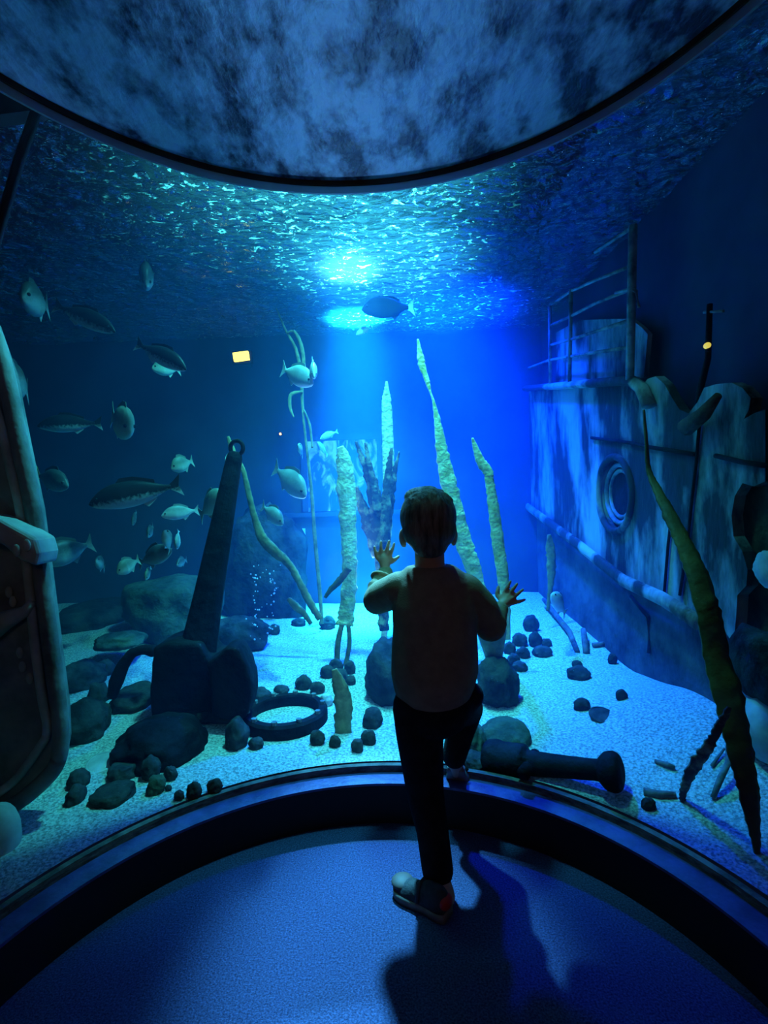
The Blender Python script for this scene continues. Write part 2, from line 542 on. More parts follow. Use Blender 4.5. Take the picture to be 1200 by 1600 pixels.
def sand_pt(u, v):
    a = A0 + (A1 - A0) * u
    r0 = BR + 0.013
    r1 = max(to_rect(a), r0 + 0.001)
    r = r0 + (r1 - r0) * v ** 1.3
    x, y = BX + r * math.cos(a), BY + r * math.sin(a)
    return (x, y, sand_z(x, y))
bm = grid_sheet(sand_pt, 260, 120)
bmesh.ops.recalc_face_normals(bm, faces=bm.faces[:])
struct('sand_floor', bm, M_sand, True, label='pale gravelly sand floor of the tank', cat='sand')

for nm, c, s, m in (('wall_tank_back', ((LEFT_X + RIGHT_X) / 2, BACK_Y + 0.06, 1.4), (RIGHT_X - LEFT_X + 0.2, 0.1, 3.0), M_tankwall),
                    ('wall_tank_left', (LEFT_X - 0.06, 2.05, 1.4), (0.1, 3.4, 3.0), M_darkwall),
                    ('wall_tank_right', (RIGHT_X + 0.06, 2.05, 1.4), (0.1, 3.4, 3.0), M_darkwall)):
    bm = bmesh.new(); add_box(bm, c, s); struct(nm, bm, m)

# body of water
outl = [(BX + (BR + 0.013) * math.cos(A0 + (A1 - A0) * i / 96), BY + (BR + 0.013) * math.sin(A0 + (A1 - A0) * i / 96)) for i in range(97)]
outl += [(LEFT_X, 0.41), (LEFT_X, BACK_Y), (RIGHT_X, BACK_Y), (RIGHT_X, 0.41)]
bm = bmesh.new(); add_prism(bm, [Vector((x, y, 0.05)) for x, y in outl], (0, 0, WATER_Z + 0.01 - 0.05))
bmesh.ops.triangulate(bm, faces=[f for f in bm.faces if len(f.verts) > 4])
struct('water', bm, M_water, label='hazy blue sea water filling the tank', cat='water')

def wave_pt(u, v):
    x = LEFT_X + (RIGHT_X - LEFT_X) * u
    y = 0.42 + (BACK_Y - 0.42) * v
    z = WATER_Z + 0.016 * mnoise.noise(Vector((x * 5, y * 7, 0))) + 0.007 * mnoise.noise(Vector((x * 13, y * 19, 4)))
    return (x, y, z)
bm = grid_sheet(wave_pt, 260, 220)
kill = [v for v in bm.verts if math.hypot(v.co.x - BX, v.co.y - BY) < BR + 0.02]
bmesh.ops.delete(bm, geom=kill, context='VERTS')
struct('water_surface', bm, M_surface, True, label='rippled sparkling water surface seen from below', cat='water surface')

# window far behind, into the next viewing room
def lit_window_mat():
    m, nt, N, L, b = new_mat('lit_window')
    tc = N.new('ShaderNodeTexCoord')
    n = N.new('ShaderNodeTexNoise'); n.inputs['Scale'].default_value = 7; n.inputs['Detail'].default_value = 3; n.inputs['Distortion'].default_value = 1.2
    mp = N.new('ShaderNodeMapping'); mp.inputs['Scale'].default_value = (1.6, 1, 0.9)
    L.new(tc.outputs['Object'], mp.inputs[0]); L.new(mp.outputs[0], n.inputs['Vector'])
    r = N.new('ShaderNodeValToRGB')
    r.color_ramp.elements[0].position = 0.50; r.color_ramp.elements[0].color = (0.0, 0.07, 0.25, 1)
    r.color_ramp.elements[1].position = 0.66; r.color_ramp.elements[1].color = (0.1, 0.75, 1.0, 1)
    L.new(n.outputs['Fac'], r.inputs['Fac'])
    b.inputs['Base Color'].default_value = (0.02, 0.05, 0.1, 1)
    L.new(r.outputs['Color'], b.inputs['Emission Color'])
    b.inputs['Emission Strength'].default_value = 0.9
    return m
q0, q1 = P(478, 690, BACK_Y), P(592, 796, BACK_Y)
wx0, wx1, wz0, wz1 = q0.x, q1.x, q1.z, q0.z
bm = bmesh.new(); add_box(bm, ((wx0 + wx1) / 2, BACK_Y + 0.004, (wz0 + wz1) / 2), (wx1 - wx0, 0.012, wz1 - wz0))
win = struct('window_2', bm, lit_window_mat(), label='small brightly lit cyan window in the far wall', cat='window')
bm = bmesh.new()
for c, s in ((((wx0 + wx1) / 2, BACK_Y - 0.01, wz0 - 0.02), (wx1 - wx0 + 0.5, 0.05, 0.03)), (((wx0 + wx1) / 2, BACK_Y - 0.005, wz1 + 0.02), (wx1 - wx0 + 0.08, 0.04, 0.04)),
             ((wx0 - 0.02, BACK_Y - 0.005, (wz0 + wz1) / 2), (0.04, 0.04, wz1 - wz0)), ((wx1 + 0.02, BACK_Y - 0.005, (wz0 + wz1) / 2), (0.04, 0.04, wz1 - wz0))):
    add_box(bm, c, s)
struct('trim_5', bm, M_tankwall, label='painted surround and long sill of the far window', cat='window trim')

# ================================================================== THINGS
# ------------------------------------------------------------------ shipwreck along the right wall
HX = 1.07
def hx(pts, X=HX):
    return [PX(u, v, X) for u, v in pts]

wreck = empty('shipwreck', (1.08, 2.3, 0.25), 'broken pale plated ship hull with porthole and railing along the right wall', 'shipwreck')

def plate_with_hole(outer, hole, thick):
    bm = bmesh.new()
    def loop(pts):
        vs = [bm.verts.new(p) for p in pts]
        return [bm.edges.new((vs[i], vs[(i + 1) % len(vs)])) for i in range(len(vs))]
    ed = loop(outer) + (loop(hole) if hole else [])
    bmesh.ops.triangle_fill(bm, edges=ed, use_beauty=True, use_dissolve=False)
    fs = bm.faces[:]
    bmesh.ops.subdivide_edges(bm, edges=bm.edges[:], cuts=2, use_grid_fill=True)
    r = bmesh.ops.extrude_face_region(bm, geom=bm.faces[:])
    bmesh.ops.translate(bm, verts=[e for e in r['geom'] if isinstance(e, bmesh.types.BMVert)], vec=Vector((thick, 0, 0)))
    bmesh.ops.recalc_face_normals(bm, faces=bm.faces[:])
    return bm

PC = PX(961, 772, HX)
hole = [Vector((HX, PC.y + 0.165 * math.cos(a), PC.z + 0.165 * math.sin(a))) for a in [2 * math.pi * k / 32 for k in range(32)]]
outer = hx([(818, 606), (900, 596), (985, 589), (1003, 603), (1012, 592), (1024, 588), (1038, 600), (1050, 622), (1062, 640), (1076, 646), (1090, 628),
            (1100, 606), (1120, 600), (1142, 598), (1160, 606), (1173, 622), (1170, 640), (1162, 655), (1180, 645), (1196, 640), (1196, 752), (1178, 760), (1160, 755),
            (1148, 775), (1143, 805), (1146, 838), (1160, 862), (1168, 890), (1166, 915), (1152, 930), (1150, 965), (1146, 1008), (1132, 985), (1118, 972), (1085, 968),
            (1060, 948), (1035, 930), (1005, 915), (975, 903), (940, 872), (900, 842), (860, 812), (818, 785)])
o = mesh_obj('hull_plating', plate_with_hole(outer, hole, 0.035), M_hull, wreck, False)
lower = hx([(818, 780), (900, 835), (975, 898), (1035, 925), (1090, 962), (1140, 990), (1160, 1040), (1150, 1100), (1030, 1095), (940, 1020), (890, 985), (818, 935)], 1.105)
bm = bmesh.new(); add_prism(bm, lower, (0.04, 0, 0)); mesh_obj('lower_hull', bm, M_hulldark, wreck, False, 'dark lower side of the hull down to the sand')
# strake
for a, b_ in (([(822, 790), (900, 848), (975, 908), (1036, 936), (1090, 972)], 0.02),):
    bm = bmesh.new(); add_tube(bm, hx(a, 1.045), b_, 8, flat=1.5); mesh_obj('strake', bm, M_hull, wreck)
bm = bmesh.new(); add_tube(bm, hx([(985, 932), (1013, 964), (1014, 1020)], 1.10), 0.009, 8); mesh_obj('hull_rib', bm, M_hulldark, wreck)
# plate seams
bm = bmesh.new(); add_tube(bm, hx([(924, 684), (985, 692), (1010, 698), (1085, 710)], 1.062), 0.008, 6)
add_tube(bm, hx([(1118, 712), (1160, 722), (1200, 728)], 1.062), 0.008, 6)
mesh_obj('plate_seam', bm, M_iron, wreck)
bm = bmesh.new(); add_tube(bm, hx([(1094, 650), (1088, 720), (1080, 790), (1074, 850), (1062, 930)], 1.062), 0.006, 6)
add_tube(bm, hx([(1050, 800), (1044, 850), (1038, 925)], 1.062), 0.006, 6)
mesh_obj('plate_seam', bm, M_iron, wreck)
# porthole
bm = bmesh.new(); add_torus(bm, (HX - 0.005, PC.y, PC.z), 0.172, 0.016, (1, 0, 0)); pr = mesh_obj('porthole_frame', bm, M_hull, wreck)
bm = bmesh.new(); add_torus(bm, (HX + 0.022, PC.y, PC.z), 0.135, 0.012, (1, 0, 0)); add_torus(bm, (HX + 0.03, PC.y, PC.z), 0.108, 0.010, (1, 0, 0))
mesh_obj('porthole_ring', bm, M_ironpale, wreck)
bm = bmesh.new(); add_tube(bm, [(HX + 0.03, PC.y, PC.z), (HX + 0.045, PC.y, PC.z)], 0.17, 32); mesh_obj('porthole_pane', bm, M_iron, wreck, False, 'dark round porthole pane')
# deck edge and railing
bm = bmesh.new(); add_tube(bm, hx([(822, 607), (900, 601), (985, 594), (1002, 606), (1014, 634)], 1.04), 0.03, 8, flat=0.7); mesh_obj('deck_edge', bm, M_hull, wreck)
bm = bmesh.new(); add_prism(bm, hx([(868, 520), (905, 500), (985, 498), (1003, 512), (1012, 522), (1006, 590), (868, 598)], 1.11), (0.02, 0, 0)); mesh_obj('bulwark_plate', bm, M_hull, wreck, False)
for u0, v0, u1, v1, r in ((859, 478, 860, 602, 0.011), (892, 452, 890, 600, 0.011), (989, 352, 984, 596, 0.017)):
    bm = bmesh.new(); add_tube(bm, hx([(u0, v0), (u1, v1)], 1.03), r, 10); mesh_obj('rail_post', bm, M_ironpale, wreck)
for pts in ([(930, 394), (960, 374), (992, 352)], [(858, 478), (892, 455), (930, 438), (985, 416)], [(862, 508), (892, 494), (930, 474), (985, 452)],
            [(858, 540), (900, 528), (985, 500)], [(826, 575), (858, 563), (920, 552), (984, 543)]):
    bm = bmesh.new(); add_tube(bm, hx(pts, 1.035), 0.008, 8); mesh_obj('rail', bm, M_ironpale, wreck)
bm = bmesh.new(); add_tube(bm, hx([(962, 458), (985, 452), (994, 455), (998, 480)], 1.03), 0.007, 8); mesh_obj('hanging_rod', bm, M_ironpale, wreck)
bm = bmesh.new(); add_tube(bm, hx([(1072, 668), (1098, 648), (1122, 618)], 1.03), [0.03, 0.024, 0.012], 10); mesh_obj('broken_beam', bm, M_rust, wreck)
# stub mast with added glow for a yellow reflection
mast = empty('wreck_mast', PX(1090, 640, 1.10), 'thin crooked mast rising from the broken top of the hull', 'mast')
bm = bmesh.new(); add_tube(bm, hx([(1088, 645), (1096, 600), (1106, 560), (1109, 475)], 1.09), [0.012, 0.011, 0.010, 0.009], 8); mesh_obj('mast_pole', bm, M_iron, mast)
bm = bmesh.new(); add_tube(bm, hx([(1100, 488), (1130, 486)], 1.09), 0.005, 6); mesh_obj('crosstree', bm, M_ironpale, mast)
p = PX(1105, 540, 1.075)
o = empty('mast_glint', p, 'small dim yellow glow added for a reflection on the crooked mast', 'lamp')
bm = bmesh.new(); add_ball(bm, p, (0.010, 0.014, 0.010)); mesh_obj('bulb', bm, emit_mat('dim_yellow', (1.0, 0.7, 0.1), 0.8), o)
bm = bmesh.new(); add_tube(bm, [p + Vector((0.004, 0, -0.02)), p + Vector((0.004, 0, 0.02))], 0.006, 8); mesh_obj('bracket', bm, M_iron, o)

# ------------------------------------------------------------------ hatch leaning in the tank at the left edge
HY = 1.42
hatch = empty('ship_hatch', P(40, 1240, HY), 'dark leaning ship hatch with raised frame at the left edge of the window', 'ship hatch')
pp = lambda pts, Y: [P(u, v, Y) for u, v in pts]
edge = [(-60, 470), (-20, 500), (8, 580), (30, 690), (52, 795), (66, 900), (80, 1010), (93, 1110), (95, 1160), (88, 1195), (60, 1228), (15, 1262), (-60, 1300)]
bm = bmesh.new(); add_prism(bm, pp(edge, HY), (0, 0.05, 0)); mesh_obj('hatch_panel', bm, M_hatch, hatch, False)
bm = bmesh.new(); pts = catmull([(a, b) for a, b in edge], 5); add_tube(bm, pp(pts, HY - 0.01), 0.022, 8); mesh_obj('outer_frame', bm, M_hatch, hatch)
bm = bmesh.new(); pts = catmull([(-20, 600), (0, 660), (16, 730), (32, 800), (44, 900), (55, 1010), (66, 1090), (74, 1140), (60, 1170), (20, 1222), (-40, 1262)], 5)
add_tube(bm, pp(pts, HY - 0.02), 0.012, 8); mesh_obj('inner_frame', bm, M_palestone, hatch)
bm = bmesh.new(); add_tube(bm, pp([(-30, 1000), (10, 968), (40, 955), (50, 940)], HY - 0.03), [0.03, 0.026, 0.016, 0.01], 8); mesh_obj('cross_bar', bm, M_palestone, hatch)
bm = bmesh.new(); add_prism(bm, pp([(-50, 800), (0, 812), (25, 826), (54, 842), (60, 865), (56, 886), (30, 876), (0, 850), (-50, 845)], HY - 0.10), (0, 0.09, 0))
o = mesh_obj('hinge_bracket', bm, M_palestone, hatch, False); add_mod(o, 'BEVEL', width=0.012, segments=3)
for (u, v) in ((26, 860), (42, 852), (14, 925), (20, 940), (31, 1020), (35, 1042), (46, 1060)):
    bm = bmesh.new(); add_ball(bm, P(u, v, HY - (0.105 if v < 900 else 0.005)), (0.010, 0.006, 0.016)); mesh_obj('barnacle', bm, M_palestone, hatch)

# beam in the top left corner
beam = empty('wooden_beam', P(30, 260, 1.30), 'dark slanting beam in the top left corner of the window', 'beam')
bm = bmesh.new(); add_tube(bm, pp([(62, 160), (30, 250), (4, 340), (-20, 420)], 1.30), 0.012, 6); mesh_obj('brace', bm, M_black, beam)
bm = bmesh.new(); add_prism(bm, pp([(-90, 90), (66, 164), (52, 172), (-90, 190)], 1.31), (0, 0.04, 0)); mesh_obj('lintel', bm, M_black, beam, False)

# ------------------------------------------------------------------ rocks
def rock_bm(c, size, seed, rough=0.28, sub=4, rotz=0.0, flat=False):
    bm = bmesh.new()
    bmesh.ops.create_icosphere(bm, subdivisions=sub, radius=1.0)
    off = Vector((seed * 3.7, seed * 1.9, seed * 5.3))
    for v in bm.verts:
        d = v.co.normalized()
        n = mnoise.noise(d * 1.4 + off) * 0.7 + mnoise.noise(d * 3.2 + off) * 0.35 + mnoise.noise(d * 7 + off) * 0.20 + mnoise.noise(d * 15 + off) * 0.10
        v.co = d * (1 + rough * n)
        if flat and v.co.z > 0.55:
            v.co.z = 0.55 + (v.co.z - 0.55) * 0.25
    bmesh.ops.transform(bm, matrix=Matrix.Translation(Vector(c)) @ Matrix.Rotation(rotz, 4, 'Z') @ Matrix.Diagonal((size[0], size[1], size[2], 1)), verts=bm.verts[:])
    return bm

_seed = [1]
def rock(box, label, m=None, cat='rock', group=None, Y=None, depth=None, name='rock', rough=0.28, sub=4, flat=False, sink=0.12):
    """a rock standing on the sand and filling the box u0,v0,u1,v1 as seen in the photograph"""
    u0, v0, u1, v1 = box
    _seed[0] += 1
    uc = (u0 + u1) / 2
    base = PS(uc, v1 - 0.12 * (v1 - v0)) if Y is None else P(uc, v1, Y)
    y = base.y
    wdt = (u1 - u0) / F * y / 2
    hgt = (v1 - v0) / F * y / 2
    dep = depth if depth else wdt * 0.85
    c = P(uc, (v0 + v1) / 2, y + dep * 0.5)
    k = c.y / y
    bm = rock_bm(c, (wdt * k, dep, hgt * k * (1 + sink)), _seed[0], rough, sub, 0, flat)
    o = mesh_obj(name, bm, m or M_rock)
    origin_to(o, (c.x, c.y, c.z - hgt))
    return tag(o, label, cat, group)

# large rocks behind
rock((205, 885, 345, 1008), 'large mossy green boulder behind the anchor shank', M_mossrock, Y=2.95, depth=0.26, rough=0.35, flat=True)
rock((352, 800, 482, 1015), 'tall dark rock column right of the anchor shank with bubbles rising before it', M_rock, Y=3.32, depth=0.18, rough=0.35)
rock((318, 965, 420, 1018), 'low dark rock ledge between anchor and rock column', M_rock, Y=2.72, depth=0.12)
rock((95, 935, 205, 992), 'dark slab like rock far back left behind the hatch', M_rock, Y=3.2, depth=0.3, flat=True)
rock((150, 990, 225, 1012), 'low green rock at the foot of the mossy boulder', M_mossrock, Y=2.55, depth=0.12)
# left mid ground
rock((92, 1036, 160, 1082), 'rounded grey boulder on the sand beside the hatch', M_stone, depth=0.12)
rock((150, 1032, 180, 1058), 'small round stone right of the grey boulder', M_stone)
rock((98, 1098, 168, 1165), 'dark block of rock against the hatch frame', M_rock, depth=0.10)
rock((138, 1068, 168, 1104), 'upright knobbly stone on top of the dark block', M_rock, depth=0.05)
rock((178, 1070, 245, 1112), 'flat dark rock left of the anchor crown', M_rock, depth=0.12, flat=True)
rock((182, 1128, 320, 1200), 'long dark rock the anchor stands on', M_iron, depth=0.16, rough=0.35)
rock((300, 1095, 395, 1128), 'low dark rock under the anchor fluke', M_rock, depth=0.10)
rock((352, 1125, 388, 1175), 'upright rough stone left of the iron ring', M_stone, depth=0.05)
# foreground stones left
rock((108, 1203, 138, 1235), 'upper of two dark stones stacked near the hatch corner', M_stone, depth=0.035, group=None)
rock((106, 1228, 132, 1260), 'lower of two dark stones stacked near the hatch corner', M_stone, depth=0.035)
rock((146, 1226, 210, 1258), 'flat dark oblong rock near the glass', M_rock, depth=0.06, flat=True)
rock((172, 1186, 218, 1220), 'dull grey flat stone behind the oblong rock', M_stone, depth=0.06, flat=True)
rock((222, 1184, 250, 1222), 'tall leaning dark stone at the front of the anchor rock', M_stone, depth=0.03)
rock((230, 1212, 258, 1244), 'grey green stone in front of the tall leaning stone', M_mossrock, depth=0.03)
rock((256, 1198, 277, 1222), 'oval dark pebble right of the tall leaning stone', M_stone)
rock((258, 1227, 268, 1237), 'tiny pebble below the oval dark pebble', M_stone)
rock((272, 1235, 288, 1253), 'leftmost of three stones along the glass foot', M_stone)
rock((292, 1223, 315, 1252), 'middle and tallest of three stones along the glass foot', M_stone)
rock((324, 1218, 347, 1243), 'rightmost of three stones along the glass foot', M_stone)
# around the ring
rock((388, 1076, 422, 1096), 'stone just behind the left rim of the iron ring', M_stone)
rock((428, 1071, 452, 1084), 'small stone behind the iron ring', M_stone)
rock((462, 1056, 486, 1080), 'pointed stone behind the right rim of the iron ring', M_stone)
rock((484, 1066, 508, 1086), 'grey stone beside the right rim of the iron ring', M_stone)
rock((500, 1084, 520, 1106), 'pale stone touching the right rim of the iron ring', M_palestone)
rock((388, 1153, 412, 1173), 'round grey stone in front of the iron ring', M_stone)
rock((484, 1142, 508, 1167), 'square dark stone right in front of the iron ring', M_rock)
rock((514, 1150, 532, 1170), 'small dark stone right of the square stone', M_rock)
rock((548, 1155, 568, 1178), 'round dark pebble by the yellow weed', M_stone)
rock((564, 1142, 588, 1166), 'dark angular pebble in front of the triangular rock', M_rock)
rock((566, 1108, 598, 1140), 'dark triangular rock near the child', M_rock, depth=0.05)
for i, (b, l) in enumerate((((500, 1040, 522, 1062), 'leftmost round stone of the heap at the kelp foot'),
                            ((514, 1030, 536, 1050), 'topmost round stone of the heap at the kelp foot'),
                            ((518, 1046, 544, 1070), 'big front stone of the heap at the kelp foot'),
                            ((538, 1034, 556, 1056), 'rightmost round stone of the heap at the kelp foot'),
                            ((540, 1056, 556, 1072), 'small low stone right of the heap at the kelp foot'))):
    rock(b, l, M_stone)
rock((572, 1000, 650, 1110), 'tall blue grey rough rock left of the child', M_rock, depth=0.13, rough=0.35)
rock((500, 964, 525, 985), 'dark stone at the far edge of the bright sand', M_rock)
rock((455, 966, 478, 980), 'low stone on the far sand left of the kelp', M_rock)
rock((418, 976, 438, 994), 'dark pebble beside the rock column', M_rock)
# right of the child
rock((745, 1030, 808, 1112), 'dark rough rock behind the child on the right', M_rock, depth=0.10, rough=0.35)
for b, l in (((818, 962, 842, 990), 'uppermost stone of the dark pile right of the hand'), ((800, 990, 824, 1012), 'left stone of the dark pile right of the hand'),
             ((826, 988, 846, 1014), 'right stone of the dark pile right of the hand'), ((786, 1004, 806, 1024), 'outer left stone of the dark pile right of the hand'),
             ((806, 1012, 828, 1030), 'middle stone of the dark pile right of the hand'), ((792, 1022, 812, 1042), 'lower left stone of the dark pile right of the hand'),
             ((832, 1010, 862, 1028), 'long low stone right of the dark pile'), ((800, 1034, 824, 1050), 'lowest pebble of the dark pile right of the hand'),
             ((846, 998, 862, 1012), 'small outlying stone right of the dark pile')):
    rock(b, l, M_stone)
rock((886, 1042, 922, 1064), 'knobbly dark stone on the open sand', M_rock)
rock((894, 1032, 910, 1046), 'small stone behind the knobbly dark stone', M_rock)
rock((950, 1022, 964, 1040), 'little stone at the foot of the wreck', M_rock)
rock((962, 1078, 980, 1096), 'round black stone on the sand below the wreck', M_rock, rough=0.12)
rock((896, 1092, 922, 1112), 'dark crumbly stone left of the sand disc', M_rock)
rock((752, 1128, 830, 1172), 'big rounded gravelly boulder behind the cannon', M_mossrock, depth=0.10, rough=0.2)
rock((716, 1132, 760, 1180), 'grey green boulder between child and cannon', M_mossrock, depth=0.07)
rock((724, 1178, 762, 1200), 'low dark rock at the cannon breech', M_rock, depth=0.05)
rock((1002, 1248, 1024, 1268), 'small angular dark stone near the glass on the right', M_rock)
rock((1160, 985, 1215, 1095), 'black rock mass at the right edge under the broken hull', M_rock, Y=1.37, depth=0.12)
rock((1158, 1085, 1240, 1185), 'smooth pale blue boulder at the right edge behind the olive kelp', M_palestone, Y=1.37, depth=0.12, rough=0.12)
rock((1188, 862, 1215, 915), 'pale crusted knob at the right edge before the rusty hole', M_palestone, Y=1.37, depth=0.05)
rock((-30, 1258, 28, 1352), 'smooth pale rounded stone at the lower left edge', M_palestone, Y=1.28, depth=0.05, rough=0.06)

def disc(u, v, wpx, hpx, label, cat, m, name):
    c = PS(u, v)
    r = wpx / F * c.y / 2
    bm = bmesh.new()
    add_ball(bm, (0, 0, 0), (r, r * 0.9, r * 0.16))
    add_torus(bm, (0, 0, 0), r * 0.93, r * 0.10, seg=32, sub=8)
    o = mesh_obj(name, bm, m)
    o.location = c + Vector((0, 0, r * 0.10))
    o.rotation_euler = (rad(16), 0, 0)
    return tag(o, label, cat)
disc(159, 1194, 46, 26, 'pale blue shell lying on the sand before the anchor rock', 'shell', M_palestone, 'clam_shell')
disc(940, 1119, 38, 24, 'round sand covered disc lying on the open sand', 'disc', M_stone, 'iron_disc')

# rusty broken inner hull seen in the hole at the right edge
bm = bmesh.new(); add_prism(bm, [PX(u, v, 1.125) for u, v in ((1130, 735), (1230, 735), (1230, 1010), (1130, 1000))], (0.02, 0, 0))
mesh_obj('rusty_inner_plate', bm, M_rust, wreck, False, 'dark rusty inner plate seen through the broken hull')

# ------------------------------------------------------------------ anchor
AY = 2.02
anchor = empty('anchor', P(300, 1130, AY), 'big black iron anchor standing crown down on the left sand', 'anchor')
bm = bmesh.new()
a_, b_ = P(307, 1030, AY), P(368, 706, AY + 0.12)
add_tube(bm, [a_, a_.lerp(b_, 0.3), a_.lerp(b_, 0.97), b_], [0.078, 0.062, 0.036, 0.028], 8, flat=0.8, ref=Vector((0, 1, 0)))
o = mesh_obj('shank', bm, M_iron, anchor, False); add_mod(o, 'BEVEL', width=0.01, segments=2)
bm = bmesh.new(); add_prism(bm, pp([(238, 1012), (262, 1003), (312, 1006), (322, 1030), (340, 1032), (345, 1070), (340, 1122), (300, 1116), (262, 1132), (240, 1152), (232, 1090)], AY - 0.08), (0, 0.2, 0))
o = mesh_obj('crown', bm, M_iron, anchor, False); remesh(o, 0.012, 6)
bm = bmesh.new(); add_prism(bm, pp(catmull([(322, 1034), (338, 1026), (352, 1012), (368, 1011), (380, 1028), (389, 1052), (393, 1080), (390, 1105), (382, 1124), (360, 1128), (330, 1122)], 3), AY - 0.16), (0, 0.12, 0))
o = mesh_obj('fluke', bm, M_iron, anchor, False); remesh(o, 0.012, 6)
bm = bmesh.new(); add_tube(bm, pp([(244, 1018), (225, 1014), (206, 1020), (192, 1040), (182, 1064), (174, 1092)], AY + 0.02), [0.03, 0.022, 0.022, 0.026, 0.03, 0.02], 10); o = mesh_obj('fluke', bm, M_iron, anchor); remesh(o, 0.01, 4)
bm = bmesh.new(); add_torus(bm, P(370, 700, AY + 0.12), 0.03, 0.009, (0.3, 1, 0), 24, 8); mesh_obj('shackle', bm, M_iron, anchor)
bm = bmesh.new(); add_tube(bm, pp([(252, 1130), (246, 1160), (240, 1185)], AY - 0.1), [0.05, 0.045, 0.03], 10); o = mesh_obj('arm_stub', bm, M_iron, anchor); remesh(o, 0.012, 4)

# ------------------------------------------------------------------ iron ring with bolt holes
rc = PS(447, 1124)
ring = empty('iron_ring', rc, 'round iron flange ring with bolts lying flat on the left sand', 'ring')
RR = 66 / F * rc.y
bm = bmesh.new()
prof = [(RR, -0.03), (RR, 0.035), (RR - 0.008, 0.045), (RR * 0.80, 0.045), (RR * 0.78, 0.038), (RR * 0.78, -0.03)]
secs = []
for i in range(72):
    a = 2 * math.pi * i / 72
    secs.append([bm.verts.new((rc.x + r * math.cos(a), rc.y + r * math.sin(a), rc.z + z)) for r, z in prof])
for i in range(72):
    A, B = secs[i], secs[(i + 1) % 72]
    for k in range(len(prof)):
        bm.faces.new((A[k], A[(k + 1) % len(prof)], B[(k + 1) % len(prof)], B[k]))
bmesh.ops.recalc_face_normals(bm, faces=bm.faces[:])
mesh_obj('flange', bm, M_iron, ring, False)
for k in range(10):
    a = 2 * math.pi * (k + 0.35) / 10
    bm = bmesh.new(); c = Vector((rc.x + RR * 0.89 * math.cos(a), rc.y + RR * 0.89 * math.sin(a), rc.z + 0.045))
    add_tube(bm, [c, c + Vector((0, 0, 0.012))], 0.011, 6); mesh_obj('bolt', bm, M_ironpale, ring, False)
for u, v, l in ((388, 1131, 'leftmost'), (411, 1139, 'second from left'), (444, 1137, 'third from left'), (477, 1130, 'rightmost')):
    rock((u - 6, v - 6, u + 6, v + 5), 'tiny dark pebble inside the front of the iron ring, %s of four' % l, M_rock, Y=rc.y - RR * 0.55, sub=2)

# ------------------------------------------------------------------ cannon
ca, cb = P(764, 1186, 1.655), P(962, 1206, 1.44)
cannon = empty('cannon', PS(860, 1215), 'black encrusted ship cannon lying half buried near the glass', 'cannon')
def lathe(bm, a, b, prof, seg=24):
    a, b = Vector(a), Vector(b)
    add_tube(bm, [a.lerp(b, t) for t, r in prof], [r for t, r in prof], seg)
bm = bmesh.new(); lathe(bm, ca, cb, [(-0.04, 0.02), (-0.02, 0.05), (0.0, 0.062), (0.10, 0.064), (0.11, 0.058), (0.32, 0.056), (0.34, 0.038), (0.60, 0.033), (0.86, 0.030), (0.90, 0.034)])
o = mesh_obj('barrel', bm, M_iron, cannon); remesh(o, 0.007, 2)
bm = bmesh.new(); lathe(bm, ca, cb, [(0.88, 0.032), (0.93, 0.052), (0.99, 0.057), (1.03, 0.05), (1.05, 0.03)])
o = mesh_obj('muzzle', bm, M_iron, cannon); remesh(o, 0.006, 3)
bm = bmesh.new(); lathe(bm, ca.lerp(cb, 0.36) + Vector((-0.04, -0.06, 0)), ca.lerp(cb, 0.36) + Vector((0.03, 0.05, 0)), [(0, 0.02), (1, 0.02)], 12); mesh_obj('trunnion', bm, M_iron, cannon)

# ------------------------------------------------------------------ sticks and planks
def stick(pts, r, label, m=M_wood, name='driftwood', cat='driftwood', lift=0.006):
    w_ = [PS(u, v) + Vector((0, 0, lift + h)) for u, v, h in pts]
    bm = bmesh.new(); add_tube(bm, w_, r, 8)
    o = mesh_obj(name, bm, m); origin_to(o, w_[0]); return tag(o, label, cat)
stick([(1114, 1250, 0.0), (1126, 1236, 0.03), (1138, 1220, 0.045), (1137, 1190, 0.07)], [0.007, 0.009, 0.008, 0.004], 'bent bare stick standing by the right kelp', M_ironpale)
stick([(1112, 1200, 0.0), (1132, 1178, 0.01)], [0.005, 0.003], 'thin pale twig behind the bent stick', M_ironpale)
stick([(1006, 1240, 0.0), (1030, 1246, 0.004), (1056, 1246, 0.002)], [0.012, 0.010, 0.008], 'short dark stick on the sand in front of the brown weed')
stick([(1024, 1192, 0), (1042, 1200, 0.005), (1054, 1204, 0.003)], [0.006, 0.008, 0.006], 'dark twig on the sand behind the brown weed')
stick([(850, 950, 0.05), (890, 995, 0.02), (902, 1020, 0.0)], [0.014, 0.016, 0.014], 'sloping timber added where a dark shadow lies on the sand far right')  # dark bar added in place of a cast shadow on the sand
stick([(912, 1000, 0.05), (914, 1010, 0.025), (916, 1022, 0.0)], [0.014, 0.016, 0.016], 'stubby dark post beside the sloping timber')
stick([(926, 1012, 0.008), (944, 1010, 0.008)], [0.012, 0.012], 'short log end beside the stubby post')

